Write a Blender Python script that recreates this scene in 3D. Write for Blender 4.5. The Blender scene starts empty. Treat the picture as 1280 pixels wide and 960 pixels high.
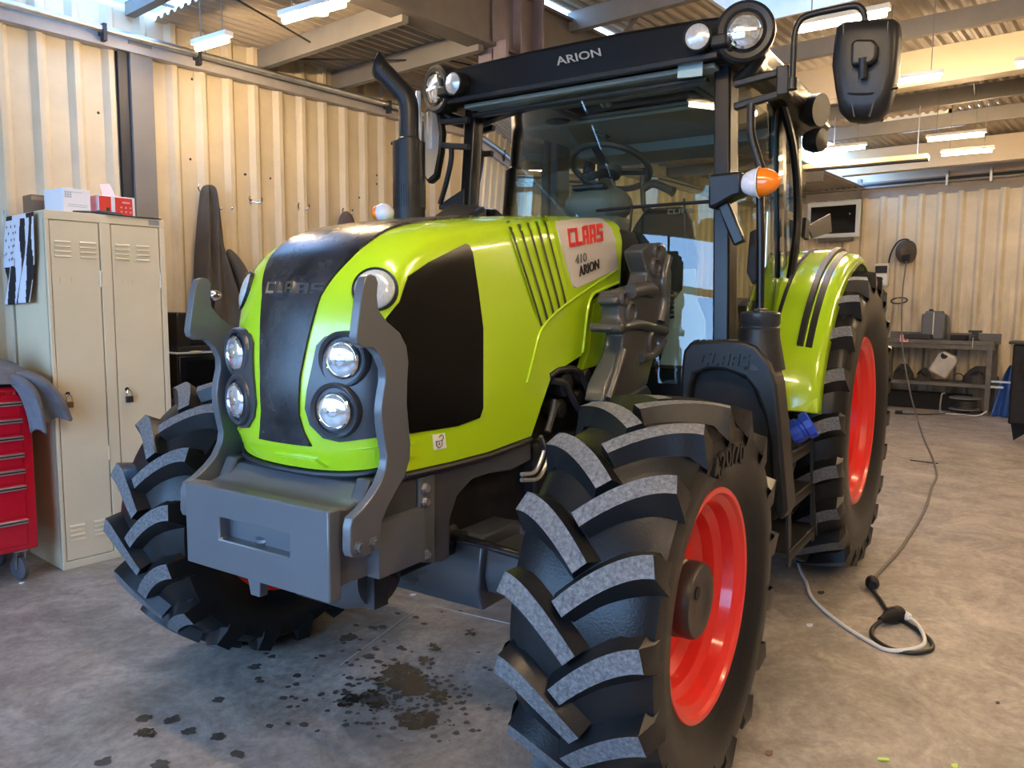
import bpy, bmesh, math, random
from mathutils import Vector, Matrix
from mathutils.bvhtree import BVHTree
from mathutils.geometry import delaunay_2d_cdt

random.seed(7)
SC = bpy.context.scene
COL = SC.collection
PI = math.pi

# ------------------------------------------------------------------ camera
TH = math.radians(6.3)                 # the tractor stands 6.3 degrees askew in the hall
FPX = 969.95
YAW, PITCH, ROLL = (math.radians(a) for a in (-146.719, -5.866, .325))
CT = Vector((2.187, 1.817, 1.473))     # camera in the tractor's own frame
ROT = Matrix.Rotation(TH, 3, 'Z')
CW = ROT @ CT


def basis(yaw):
    F = Vector((math.cos(PITCH) * math.cos(yaw), math.cos(PITCH) * math.sin(yaw), math.sin(PITCH)))
    R = F.cross(Vector((0, 0, 1))).normalized()
    U = R.cross(F)
    c, s = math.cos(ROLL), math.sin(ROLL)
    return R * c + U * s, U * c - R * s, F


BT, BW = basis(YAW), basis(YAW + TH)


def ray(px, py, fr='t'):
    R, U, F = BT if fr == 't' else BW
    return (CT if fr == 't' else CW), (F + R * ((px - 640) / FPX) - U * ((py - 480) / FPX)).normalized()


def hit(px, py, ax, v, fr='t'):
    """the point of the plane ax = v that the photograph shows at a pixel"""
    c, d = ray(px, py, fr)
    i = 'xyz'.index(ax)
    return c + d * ((v - c[i]) / d[i])


def W(px, py, ax, v):
    return hit(px, py, ax, v, 'w')


cam_data = bpy.data.cameras.new('camera')
cam = bpy.data.objects.new('camera', cam_data)
COL.objects.link(cam)
R_, U_, F_ = BW
m = Matrix.Identity(4)
for i in range(3):
    m[i][0], m[i][1], m[i][2], m[i][3] = R_[i], U_[i], -F_[i], CW[i]
cam.matrix_world = m
cam_data.sensor_fit = 'HORIZONTAL'
cam_data.sensor_width = 36
cam_data.lens = FPX / 1280 * 36
cam_data.clip_start = .05
SC.camera = cam

# ------------------------------------------------------------------ sky and exposure
SC.view_settings.view_transform = 'Standard'
SC.view_settings.look = 'None'
SC.view_settings.gamma = 1
SC.view_settings.use_curve_mapping = False
SC.view_settings.exposure = EXPOSURE = 0.92
world = bpy.data.worlds.new('sky')
SC.world = world
world.use_nodes = True
wn = world.node_tree
wn.nodes.clear()
wo = wn.nodes.new('ShaderNodeOutputWorld')
bg = wn.nodes.new('ShaderNodeBackground')
tc = wn.nodes.new('ShaderNodeTexCoord')
sep = wn.nodes.new('ShaderNodeSeparateXYZ')
rp = wn.nodes.new('ShaderNodeValToRGB')
rp.color_ramp.elements[0].position = 0.0
rp.color_ramp.elements[0].color = (.33, .59, 1.0, 1)
rp.color_ramp.elements[1].position = 1.0
rp.color_ramp.elements[1].color = (.22, .47, 1.0, 1)
wn.links.new(tc.outputs['Generated'], sep.inputs[0])
wn.links.new(sep.outputs['Z'], rp.inputs[0])
wn.links.new(rp.outputs[0], bg.inputs[0])
wn.links.new(bg.outputs[0], wo.inputs[0])
bg.inputs[1].default_value = 7.5
# daylight openings: portals that only guide the sky light in through the real openings
PORTALS = [((5.45, .4, 1.95), (0, -PI / 2, 0), 2.3, 6.6), ((-.1, -2.27, 3.5), (PI, 0, 0), 1.0, 1.4),
           ((-3.3, .2, 3.9), (PI, 0, 0), 1.4, 1.2)]
for i, (loc, rot, sx, sy) in enumerate(PORTALS):
    ld = bpy.data.lights.new('sky_portal', 'AREA')
    ld.shape = 'RECTANGLE'
    ld.size, ld.size_y = sx, sy
    ld.cycles.is_portal = True
    lo = bpy.data.objects.new('sky_portal', ld)
    COL.objects.link(lo)
    lo.location, lo.rotation_euler = loc, rot
TUBE_COLOR, TUBE_STRENGTH = (1.0, .72, .42, 1), 155.0


# ------------------------------------------------------------------ materials
def mat(name, col, rough=.5, metal=0., var=.0, scale=8., bump=0., bscale=40., coat=0., spec=.5, var2=None, detail=6, stretch=None, alpha=None, emit=None, estr=0, rvar=0.):
    """a principled material: base colour broken up by noise, optional grain relief"""
    mt = bpy.data.materials.new(name)
    mt.use_nodes = True
    nt = mt.node_tree
    b = nt.nodes['Principled BSDF']
    col = tuple(col) + (1,)
    b.inputs['Base Color'].default_value = col
    b.inputs['Roughness'].default_value = rough
    b.inputs['Metallic'].default_value = metal
    b.inputs['Specular IOR Level'].default_value = spec
    b.inputs['Coat Weight'].default_value = coat
    b.inputs['Coat Roughness'].default_value = .08
    tcn = nt.nodes.new('ShaderNodeTexCoord')
    src = tcn.outputs['Object']
    if stretch:
        mp = nt.nodes.new('ShaderNodeMapping')
        mp.inputs['Scale'].default_value = stretch
        nt.links.new(src, mp.inputs[0])
        src = mp.outputs[0]
    if var or var2 or rvar:
        n = nt.nodes.new('ShaderNodeTexNoise')
        n.inputs['Scale'].default_value = scale
        n.inputs['Detail'].default_value = detail
        n.inputs['Roughness'].default_value = .6
        nt.links.new(src, n.inputs['Vector'])
        r = nt.nodes.new('ShaderNodeValToRGB')
        r.color_ramp.elements[0].position = .32
        r.color_ramp.elements[1].position = .68
        lo = tuple(max(0, c * (1 - var)) for c in col[:3]) + (1,)
        hi = tuple(min(1, c * (1 + var)) for c in col[:3]) + (1,)
        if var2:
            hi = tuple(var2) + (1,)
        r.color_ramp.elements[0].color, r.color_ramp.elements[1].color = lo, hi
        nt.links.new(n.outputs['Fac'], r.inputs[0])
        nt.links.new(r.outputs[0], b.inputs['Base Color'])
        if rvar:
            mr = nt.nodes.new('ShaderNodeMapRange')
            mr.inputs['To Min'].default_value = max(.02, rough - rvar)
            mr.inputs['To Max'].default_value = min(1, rough + rvar)
            nt.links.new(n.outputs['Fac'], mr.inputs['Value'])
            nt.links.new(mr.outputs[0], b.inputs['Roughness'])
    if bump:
        n2 = nt.nodes.new('ShaderNodeTexNoise')
        n2.inputs['Scale'].default_value = bscale
        n2.inputs['Detail'].default_value = 4
        nt.links.new(src, n2.inputs['Vector'])
        bp = nt.nodes.new('ShaderNodeBump')
        bp.inputs['Strength'].default_value = bump
        bp.inputs['Distance'].default_value = .01
        nt.links.new(n2.outputs['Fac'], bp.inputs['Height'])
        nt.links.new(bp.outputs[0], b.inputs['Normal'])
    if emit:
        b.inputs['Emission Color'].default_value = tuple(emit) + (1,)
        b.inputs['Emission Strength'].default_value = estr
    return mt


def glass(name, tint=(.8, .9, .85), refl_rough=.01, ior=1.5, boost=1.0):
    """thin sheet glass: tinted see-through with a fresnel mirror on top"""
    mt = bpy.data.materials.new(name)
    mt.use_nodes = True
    nt = mt.node_tree
    nt.nodes.clear()
    o = nt.nodes.new('ShaderNodeOutputMaterial')
    mx = nt.nodes.new('ShaderNodeMixShader')
    t = nt.nodes.new('ShaderNodeBsdfTransparent')
    g = nt.nodes.new('ShaderNodeBsdfGlossy')
    fr = nt.nodes.new('ShaderNodeFresnel')
    ml = nt.nodes.new('ShaderNodeMath')
    ml.operation = 'MULTIPLY'
    ml.use_clamp = True
    ml.inputs[1].default_value = boost
    t.inputs[0].default_value = tuple(tint) + (1,)
    g.inputs['Roughness'].default_value = refl_rough
    fr.inputs[0].default_value = ior
    nt.links.new(fr.outputs[0], ml.inputs[0])
    nt.links.new(ml.outputs[0], mx.inputs[0])
    nt.links.new(t.outputs[0], mx.inputs[1])
    nt.links.new(g.outputs[0], mx.inputs[2])
    nt.links.new(mx.outputs[0], o.inputs[0])
    return mt


# ------------------------------------------------------------------ mesh building
class MB:
    def __init__(self):
        self.v, self.f, self.mi, self.m = [], [], [], 0

    def add(self, vs, fs):
        o = len(self.v)
        self.v += [tuple(p) for p in vs]
        self.f += [tuple(i + o for i in q) for q in fs]
        self.mi += [self.m] * len(fs)
        return self

    def box(self, a, b):
        (x0, y0, z0), (x1, y1, z1) = [min(p, q) for p, q in zip(a, b)], [max(p, q) for p, q in zip(a, b)]
        return self.add([(x0, y0, z0), (x1, y0, z0), (x1, y1, z0), (x0, y1, z0), (x0, y0, z1), (x1, y0, z1), (x1, y1, z1), (x0, y1, z1)],
                        [(0, 3, 2, 1), (4, 5, 6, 7), (0, 1, 5, 4), (1, 2, 6, 5), (2, 3, 7, 6), (3, 0, 4, 7)])

    def beam(self, p, q, w, h, up=(0, 0, 1)):
        """a bar of section w x h from p to q"""
        p, q, up = Vector(p), Vector(q), Vector(up)
        d = (q - p).normalized()
        s = d.cross(up).normalized() * (w / 2)
        u = s.cross(d).normalized() * (h / 2)
        vs = [e + a * s + b * u for e in (p, q) for a, b in ((-1, -1), (1, -1), (1, 1), (-1, 1))]
        return self.add(vs, [(0, 1, 2, 3), (7, 6, 5, 4), (0, 4, 5, 1), (1, 5, 6, 2), (2, 6, 7, 3), (3, 7, 4, 0)])

    def loft(self, rings, closed=True, cap=True):
        n = len(rings[0])
        vs = [p for r in rings for p in r]
        fs = []
        for i in range(len(rings) - 1):
            for j in range(n if closed else n - 1):
                k = (j + 1) % n
                fs.append((i * n + j, i * n + k, (i + 1) * n + k, (i + 1) * n + j))
        if cap and closed:
            fs.append(tuple(range(n))[::-1])
            fs.append(tuple((len(rings) - 1) * n + j for j in range(n)))
        return self.add(vs, fs)

    def tube(self, path, r, seg=10, cap=True):
        path = [Vector(p) for p in path]
        rs = r if isinstance(r, (list, tuple)) else [r] * len(path)
        rings = []
        t0 = (path[1] - path[0]).normalized()
        ref = Vector((0, 0, 1)) if abs(t0.z) < .9 else Vector((1, 0, 0))
        s = t0.cross(ref).normalized()
        for i, p in enumerate(path):
            t = (path[min(i + 1, len(path) - 1)] - path[max(i - 1, 0)]).normalized()
            s = (s - t * s.dot(t)).normalized()
            u = t.cross(s)
            rings.append([p + (s * math.cos(a) + u * math.sin(a)) * rs[i] for a in (2 * PI * k / seg for k in range(seg))])
        return self.loft(rings, True, cap)

    def lathe(self, prof, origin=(0, 0, 0), axis=(0, 1, 0), seg=32, cap=False, arc=None):
        """prof: (radius, distance along axis)"""
        o, ax = Vector(origin), Vector(axis).normalized()
        ref = Vector((0, 0, 1)) if abs(ax.z) < .9 else Vector((1, 0, 0))
        s = ax.cross(ref).normalized()
        u = s.cross(ax)
        rings = []
        for r, h in prof:
            rings.append([o + ax * h + (s * math.cos(a) + u * math.sin(a)) * r for a in (2 * PI * k / seg for k in range(seg))])
        return self.loft(rings, True, cap)

    def prism(self, poly, d):
        """poly: list of 3D points (planar), extruded by vector d"""
        poly = [Vector(p) for p in poly]
        d = Vector(d)
        n = len(poly)
        nrm = Vector((0, 0, 0))
        for i in range(n):
            a, b = poly[i], poly[(i + 1) % n]
            nrm += a.cross(b)
        if nrm.dot(d) > 0:
            poly = poly[::-1]
        vs = poly + [p + d for p in poly]
        fs = [tuple(range(n)), tuple(range(n, 2 * n))[::-1]] + [(i, i + n, (i + 1) % n + n, (i + 1) % n) for i in range(n)]
        return self.add(vs, fs)

    def grid(self, rows):
        n = len(rows[0])
        vs = [p for r in rows for p in r]
        return self.add(vs, [(i * n + j, i * n + j + 1, (i + 1) * n + j + 1, (i + 1) * n + j) for i in range(len(rows) - 1) for j in range(n - 1)])

    def ball(self, c, r, seg=16, sz=(1, 1, 1)):
        prof = [(max(1e-4, r * math.sin(PI * k / (seg // 2))), -r * math.cos(PI * k / (seg // 2))) for k in range(seg // 2 + 1)]
        o = len(self.v)
        self.lathe(prof, (0, 0, 0), (0, 0, 1), seg)
        for i in range(o, len(self.v)):
            x, y, z = self.v[i]
            self.v[i] = (c[0] + x * sz[0], c[1] + y * sz[1], c[2] + z * sz[2])
        return self

    def mesh(self, name, mats, smooth=40):
        me = bpy.data.meshes.new(name)
        me.from_pydata(self.v, [], self.f)
        for m_ in (mats if isinstance(mats, (list, tuple)) else [mats]):
            me.materials.append(m_)
        if any(self.mi):
            me.polygons.foreach_set('material_index', self.mi)
        bm = bmesh.new()
        bm.from_mesh(me)
        bmesh.ops.recalc_face_normals(bm, faces=bm.faces)
        bm.to_mesh(me)
        bm.free()
        if smooth:
            me.polygons.foreach_set('use_smooth', [True] * len(me.polygons))
            me.set_sharp_from_angle(angle=math.radians(smooth))
        me.update()
        return me

    def build(self, name, mats, parent=None, bevel=0, smooth=40, seg=2, sub=0, solid=0, loc=None, bang=35):
        o = bpy.data.objects.new(name, self.mesh(name, mats, smooth))
        COL.objects.link(o)
        if parent:
            o.parent = parent
        if loc:
            o.location = loc
        if solid:
            s = o.modifiers.new('solid', 'SOLIDIFY')
            s.thickness = solid
            s.offset = 0
        if bevel:
            b = o.modifiers.new('bevel', 'BEVEL')
            b.width, b.segments, b.limit_method, b.angle_limit = bevel, seg, 'ANGLE', math.radians(bang)
            b.harden_normals = False
        if sub:
            s = o.modifiers.new('sub', 'SUBSURF')
            s.levels = s.render_levels = sub
        return o


def empty(name, loc=(0, 0, 0), rz=0, parent=None):
    o = bpy.data.objects.new(name, None)
    COL.objects.link(o)
    o.location = loc
    o.rotation_euler = (0, 0, rz)
    o.empty_display_size = .1
    if parent:
        o.parent = parent
    return o


def tag(o, label, cat, group=None, kind=None):
    if label:
        o['label'] = label
    if cat:
        o['category'] = cat
    if group:
        o['group'] = group
    if kind:
        o['kind'] = kind
    return o


def struct(o):
    o['kind'] = 'structure'
    return o


def dup(o, parent=None, loc=None):
    c = o.copy()
    COL.objects.link(c)
    if parent:
        c.parent = parent
    if loc is not None:
        c.location = loc
    for ch in o.children:
        d = dup(ch, c)
    return c


def text_mb(body, size, place, depth=.002, bold=0., spacing=1., shear=0., xs=1.):
    """lettering as a mesh; place maps (x, y, z) of the flat text to the scene"""
    cu = bpy.data.curves.new('lettering', 'FONT')
    cu.body, cu.size, cu.extrude, cu.offset, cu.space_character, cu.shear = body, size, depth, bold, spacing, shear
    cu.resolution_u = 3
    o = bpy.data.objects.new('lettering', cu)
    COL.objects.link(o)
    dg = bpy.context.evaluated_depsgraph_get()
    me = bpy.data.meshes.new_from_object(o.evaluated_get(dg))
    mb = MB()
    mb.add([place(v.co.x * xs, v.co.y, v.co.z) for v in me.vertices], [tuple(p.vertices) for p in me.polygons])
    bpy.data.objects.remove(o)
    bpy.data.meshes.remove(me)
    return mb


BLOCKS = {'C': [(0, 0, 1, 6), (1, 0, 4, 1.2), (1, 4.8, 4, 6)], 'L': [(0, 0, 1.3, 6), (1.3, 0, 4, 1.2)],
          'A': [(0, 0, 1.3, 6), (2.7, 0, 4, 6), (1.3, 4.8, 2.7, 6), (1.3, 1.9, 2.7, 3)],
          'S': [(0, 4.8, 4, 6), (0, 2.4, 4, 3.6), (0, 0, 4, 1.2), (0, 3.6, 1.3, 4.8), (2.7, 1.2, 4, 2.4)]}


def block_mb(body, place):
    """square-cut lettering built from bars"""
    mb = MB()
    for k, ch in enumerate(body):
        for x0, y0, x1, y1 in BLOCKS[ch]:
            o = k * 4.7
            mb.add([place(o + x, y, z) for z in (-1, 1) for x, y in ((x0, y0), (x1, y0), (x1, y1), (x0, y1))],
                   [(0, 3, 2, 1), (4, 5, 6, 7), (0, 1, 5, 4), (1, 2, 6, 5), (2, 3, 7, 6), (3, 0, 4, 7)])
    return mb


def smooth_path(pts, n=8):
    """Catmull-Rom through the points"""
    P = [Vector(p) for p in pts]
    P = [P[0] * 2 - P[1]] + P + [P[-1] * 2 - P[-2]]
    out = []
    for i in range(1, len(P) - 2):
        a, b, c, d = P[i - 1:i + 3]
        for k in range(n):
            t = k / n
            out.append(.5 * ((2 * b) + (c - a) * t + (2 * a - 5 * b + 4 * c - d) * t * t + (3 * b - a - 3 * c + d) * t ** 3))
    out.append(P[-2])
    return out


def wob(x, y, z, s=1.):
    """cheap smooth noise in -1..1"""
    return (math.sin(x * 2.1 * s + 1.3 * math.sin(y * 1.7 * s + z)) + math.sin(y * 2.7 * s + 1.1 * math.sin(z * 2.3 * s + x)) + math.sin(z * 1.9 * s + 1.7 * math.sin(x * 1.3 * s + y))) / 3


# shared paints
M_CREAM = mat('cream_sheet', (.62, .515, .345), .55, var=.13, scale=2.2, rvar=.1, detail=9)


def add_grime(mt, top, amount, col):
    """old dirt streaks on the lower part of a wall, worn into the sheet"""
    nt = mt.node_tree
    b = nt.nodes['Principled BSDF']
    src = b.inputs['Base Color'].links[0].from_socket
    t = nt.nodes.new('ShaderNodeTexCoord')
    mp = nt.nodes.new('ShaderNodeMapping')
    mp.inputs['Scale'].default_value = (4, 4, .9)
    n = nt.nodes.new('ShaderNodeTexNoise')
    n.inputs['Scale'].default_value, n.inputs['Detail'].default_value = 2.2, 8
    sp = nt.nodes.new('ShaderNodeSeparateXYZ')
    mr = nt.nodes.new('ShaderNodeMapRange')
    mr.inputs['From Min'].default_value, mr.inputs['From Max'].default_value = top, 0
    r = nt.nodes.new('ShaderNodeMapRange')
    r.inputs['From Min'].default_value, r.inputs['From Max'].default_value = .42, .72
    ml = nt.nodes.new('ShaderNodeMath')
    ml.operation = 'MULTIPLY'
    m2 = nt.nodes.new('ShaderNodeMath')
    m2.operation, m2.inputs[1].default_value = 'MULTIPLY', amount
    mx = nt.nodes.new('ShaderNodeMix')
    mx.data_type = 'RGBA'
    mx.inputs['B'].default_value = tuple(col) + (1,)
    L = nt.links.new
    L(t.outputs['Object'], mp.inputs[0]); L(mp.outputs[0], n.inputs['Vector'])
    L(t.outputs['Object'], sp.inputs[0]); L(sp.outputs['Z'], mr.inputs['Value'])
    L(n.outputs['Fac'], r.inputs['Value']); L(r.outputs[0], ml.inputs[0]); L(mr.outputs[0], ml.inputs[1])
    L(ml.outputs[0], m2.inputs[0]); L(m2.outputs[0], mx.inputs['Factor'])
    L(src, mx.inputs['A']); L(mx.outputs['Result'], b.inputs['Base Color'])


add_grime(M_CREAM, 2.4, 1.3, (.20, .16, .11))
M_CEIL = mat('roof_sheet', (.42, .35, .26), .6, var=.12, scale=2.)
M_STEEL = mat('brown_steel', (.14, .12, .105), .5, var=.12, scale=5)
M_GREYBEAM = mat('grey_steel', (.19, .175, .155), .5, var=.1, scale=5)
M_CREAMBEAM = mat('cream_beam', (.52, .42, .28), .5, var=.06, scale=3)
M_BLACK = mat('black_plastic', (.010, .0105, .012), .42, var=.2, scale=30, spec=.35)
M_BLACKG = mat('gloss_black', (.008, .008, .009), .12, coat=.5)
M_DARK = mat('dark_iron', (.024, .024, .025), .5, var=.3, scale=12, spec=.35)
M_CHROME = mat('chrome', (.85, .86, .88), .12, 1.)
M_ZINC = mat('galvanised', (.55, .56, .57), .38, .9, var=.12, scale=20)
M_WHITE = mat('white_plastic', (.80, .80, .78), .4)
M_RED = mat('red_paint', (.62, .012, .022), .28, coat=.4)
M_WIRE = mat('black_cable', (.02, .02, .02), .5)
# ================================================================== the hall
XB, YL, XF, YR = -10.8, -3.05, 5.6, 7.0      # back wall, left wall, front wall, right wall
ZL, ZR, YB = 3.27, 3.66, -1.5                # roof sheet over the left bay, over the main bay; the beam between


def floor_material():
    mt = bpy.data.materials.new('worn_concrete')
    mt.use_nodes = True
    nt = mt.node_tree
    N, L = nt.nodes, nt.links
    b = N['Principled BSDF']
    t = N.new('ShaderNodeTexCoord')

    def noise(sc, det=6, rough=.6, dist=0.):
        n = N.new('ShaderNodeTexNoise')
        n.inputs['Scale'].default_value, n.inputs['Detail'].default_value = sc, det
        n.inputs['Roughness'].default_value, n.inputs['Distortion'].default_value = rough, dist
        L.new(t.outputs['Object'], n.inputs['Vector'])
        return n.outputs['Fac']

    def ramp(fac, stops):
        r = N.new('ShaderNodeValToRGB')
        while len(r.color_ramp.elements) < len(stops):
            r.color_ramp.elements.new(.5)
        for e, (p, c) in zip(r.color_ramp.elements, stops):
            e.position, e.color = p, tuple(c) + (1,)
        L.new(fac, r.inputs[0])
        return r.outputs[0]

    def mix(a, b_, fac, mode='MIX'):
        x = N.new('ShaderNodeMix')
        x.data_type, x.blend_type = 'RGBA', mode
        x.inputs['Factor'].default_value = 1
        if hasattr(fac, 'links'):
            L.new(fac, x.inputs['Factor'])
        else:
            x.inputs['Factor'].default_value = fac
        L.new(a, x.inputs['A'])
        L.new(b_, x.inputs['B'])
        return x.outputs['Result']

    base = ramp(noise(1.1, 8, .65, .4), [(.3, (.28, .25, .22)), (.5, (.38, .34, .30)), (.7, (.46, .415, .365))])
    fine = ramp(noise(26, 8, .75), [(.3, (.55, .55, .55)), (.55, (1.0, 1.0, 1.0)), (.75, (1.35, 1.33, 1.3))])
    c = mix(base, fine, .8, 'MULTIPLY')
    grime = ramp(noise(2.7, 10, .72, 1.2), [(.40, (.5, .48, .46)), (.6, (1.05, 1.05, 1.05))])
    c = mix(c, grime, .75, 'MULTIPLY')
    chips = ramp(noise(9, 12, .8, 2.), [(.66, (0, 0, 0)), (.72, (1, 1, 1))])
    light = N.new('ShaderNodeRGB')
    light.outputs[0].default_value = (.52, .48, .43, 1)
    c = mix(c, light.outputs[0], N_math(nt, chips, .35))
    L.new(c, b.inputs['Base Color'])
    r = ramp(noise(3.5, 7, .7), [(.3, (.30, .3, .3)), (.7, (.58, .58, .58))])
    L.new(r, b.inputs['Roughness'])
    bp = N.new('ShaderNodeBump')
    bp.inputs['Strength'].default_value, bp.inputs['Distance'].default_value = .25, .004
    L.new(noise(45, 8, .7), bp.inputs['Height'])
    L.new(bp.outputs[0], b.inputs['Normal'])
    return mt


def N_math(nt, a, k):
    n = nt.nodes.new('ShaderNodeMath')
    n.operation = 'MULTIPLY'
    n.inputs[1].default_value = k
    nt.links.new(a, n.inputs[0])
    return n.outputs[0]


M_FLOOR = floor_material()
f = struct(MB().box((XB - .1, YL - .1, -.12), (XF, YR, 0)).build('floor', M_FLOOR))
M_YARD = mat('yard_gravel', (.30, .29, .27), .9, var=.2, scale=3)
struct(MB().box((XF, -30, -.25), (60, 40, -.02)).build('ground', M_YARD))


def corrugated(x0, x1, pitch, prof, height_of):
    """profile points over [x0, x1]: prof = [(fraction of a pitch, depth)]"""
    out = []
    n = int(round((x1 - x0) / pitch))
    for k in range(n):
        for fr, d in prof:
            out.append((x0 + (k + fr) * pitch, d))
    out.append((x1, prof[0][1]))
    return out


RIB = [(0, 0), (.46, 0), (.61, .034), (.76, .034), (.92, 0)]
SHEET = [(0, 0), (.25, 0), (.45, .022), (.78, .022), (.98, 0)]

# left wall: profiled sheets 1 m wide, ribs 0.2 m apart
wl = struct(empty('wall_left'))
x = XB
while x < 3.3:
    x1 = x + 1.0
    pr = corrugated(x, x1, .2, RIB, None)
    ed = random.uniform(0, .003)
    MB().grid([[(a, YL + d + ed, z) for a, d in pr] for z in (0, 1.1, 2.2, 3.275)]).build('cladding_sheet', M_CREAM, wl, smooth=0, solid=.0012)
    x = x1
MB().box((XB, YL - .06, 0), (x, YL - .03, 3.4)).build('backing', M_CREAM, wl, smooth=0)
# a glazed gateway carries on from there to the front corner, out of view
MB().box((x, YL - .1, 0), (XF, YL, .75)).box((x, YL - .1, 3.0), (XF, YL, 3.4)).box((x, YL - .08, 2.27), (XF, YL, 2.36)).box((x + .95, YL - .08, .75), (x + 1.02, YL, 3.0)).build('side_gateway', M_STEEL, wl, smooth=0)
# back wall, ribs 0.26 m apart
wb = struct(empty('wall_back'))
y = YL
k = 0
while y < YR - .01:
    y1 = y + 1.04
    pr = corrugated(y + .06, y1 + .06, .26, RIB, None)
    ed = .003 * (k % 2)
    MB().grid([[(XB + d + ed, a, z) for a, d in pr] for z in (.0, 1.1, 2.2, 3.12)]).build('cladding_sheet', M_CREAM, wb, smooth=0, solid=.0012)
    y, k = y1, k + 1
MB().box((XB - .06, YL, 0), (XB - .03, YR, 3.9)).build('backing', M_CREAM, wb, smooth=0)
M_FILL = mat('grey_filler', (.30, .26, .22), .7, var=.1)
MB().box((XB - .01, YL, 3.10), (XB + .012, YR, 3.24)).build('filler_strip', M_FILL, wb)
MB().box((XB - .02, YL, 3.24), (XB + .04, YR, 3.86)).build('fascia', mat('pink_cream_fascia', (.60, .46, .33), .6, var=.08, scale=2), wb)
# front and right walls, behind and beside the photographer: a wide open gateway with a transom
wf = struct(empty('wall_front'))
MB().box((XF, YL - .1, 0), (XF + .1, -2.95, 3.9)).build('pier', M_CREAM, wf)
MB().box((XF, 3.7, 0), (XF + .1, YR + .1, 3.9)).build('pier', M_CREAM, wf)
MB().box((XF, -2.85, 3.0), (XF + .1, 3.7, 3.9)).build('lintel', M_CREAM, wf)
MB().box((XF, -2.85, 0), (XF + .1, 3.7, .75)).build('sill_wall', M_CREAM, wf)
MB().box((XF - .02, -2.85, 2.27), (XF + .1, 3.7, 2.36)).build('transom', M_STEEL, wf)
for yy in (-1.2, .45, 2.1):
    MB().box((XF - .02, yy - .035, .75), (XF + .1, yy + .035, 3.0)).build('mullion', M_STEEL, wf)
struct(MB().box((XB, YR, 0), (XF + .1, YR + .1, 3.9)).build('wall_right', M_CREAM))

# roof
SL1 = (-.56, .36)                 # skylight strip over the left bay
SL2 = (-4.05, -2.75, -.58, .75)
SL3 = (-8.9, -8.05, -.62, .12)
ce = struct(empty('ceiling'))


def roof_sheet(x0, x1, y0, y1, z, pitch=.09):
    n = max(1, int(round((y1 - y0) / pitch)))
    pr = corrugated(y0, y1, (y1 - y0) / n, SHEET, None)
    MB().grid([[(a, b_, z + d) for b_, d in pr] for a in (x0, x1)]).build('roof_sheet', M_CEIL, ce, smooth=0, solid=.001)


for x0, x1 in ((XB, -7.2), (-7.2, -3.8), (-3.8, SL1[0]), (SL1[1], XF)):
    roof_sheet(x0, x1, YL, -2.28, ZL)
    roof_sheet(x0, x1, -2.28, YB, ZL)
ys = [YB, SL2[2], SL2[3], 1.7, 2.7, 3.7, 4.8, 5.9, YR]
for y0, y1 in zip(ys, ys[1:]):
    if y0 == SL2[2]:
        for x0, x1 in ((XB, SL3[0]), (SL3[1], SL2[0]), (SL2[1], XF)):
            roof_sheet(x0, x1, y0, y1, ZR)
        roof_sheet(SL3[0], SL3[1], SL3[3], y1, ZR)
    else:
        for x0, x1 in ((XB, -5), (-5, .4), (.4, XF)):
            roof_sheet(x0, x1, y0, y1, ZR)
M_UPSTAND = mat('white_upstand', (.72, .74, .74), .5, var=.05)
for nm, (x0, x1, y0, y1) in (('skylight', (SL2[0], SL2[1], SL2[2], SL2[3])), ('skylight', (SL3[0], SL3[1], SL3[2], SL3[3]))):
    s = tag(empty(nm, ((x0 + x1) / 2, (y0 + y1) / 2, ZR)), None, None, kind='structure')
    mb = MB()
    t_ = .03
    for a, b_ in (((x0, y0), (x1, y0 + t_)), ((x0, y1 - t_), (x1, y1)), ((x0, y0), (x0 + t_, y1)), ((x1 - t_, y0), (x1, y1))):
        mb.box((a[0] - s.location.x, a[1] - s.location.y, -.02), (b_[0] - s.location.x, b_[1] - s.location.y, .2))
    mb.build('upstand', M_UPSTAND, s)
    nb = 9 if nm and x1 - x0 > 1 else 2
    for k in range(1, nb):
        yy = (y0 + (y1 - y0) * k / nb) - s.location.y
        MB().box((x0 - s.location.x, yy - .008, .15), (x1 - s.location.x, yy + .008, .18)).build('glazing_bar', M_GREYBEAM, s)
s = struct(empty('skylight', (.67, -2.27, ZL)))
for yy in (-.52, -.26, 0, .26, .52):
    MB().box((SL1[0] - .67, yy - .006, .02), (SL1[1] - .67, yy + .006, .035)).build('glazing_bar', M_GREYBEAM, s)
for xx in (SL1[0] + .16, .33):
    MB().box((xx - .67 - .03, -.77, -.02), (xx - .67 + .03, .76, .06)).build('cross_bar', M_GREYBEAM, s)

M_PANE = glass('hazy_pane', (.50, .54, .58), boost=.5)
M_PANE2 = glass('clear_pane', (.80, .83, .85), boost=.5)
for nm_, (x0, x1, y0, y1, z) in (('skylight_pane', (SL1[0], SL1[1], YL, YB, ZL + .05)), ('skylight_pane', (SL2[0], SL2[1], SL2[2], SL2[3], ZR + .19)), ('skylight_pane', (SL3[0], SL3[1], SL3[2], SL3[3], ZR + .19))):
    MB().grid([[(a, b_, z) for b_ in (y0, y1)] for a in (x0, x1)]).build(nm_, M_PANE, ce, smooth=0)

# steelwork
def ibeam(p, q, w, h, name, m, up=(0, 0, 1)):
    mb = MB()
    p, q, up = Vector(p), Vector(q), Vector(up)
    t_ = .012
    mb.beam(p + up * (h / 2 - t_ / 2), q + up * (h / 2 - t_ / 2), w, t_, up)
    mb.beam(p - up * (h / 2 - t_ / 2), q - up * (h / 2 - t_ / 2), w, t_, up)
    mb.beam(p, q, .01, h - 2 * t_, up)
    return struct(mb.build(name, m))


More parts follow.
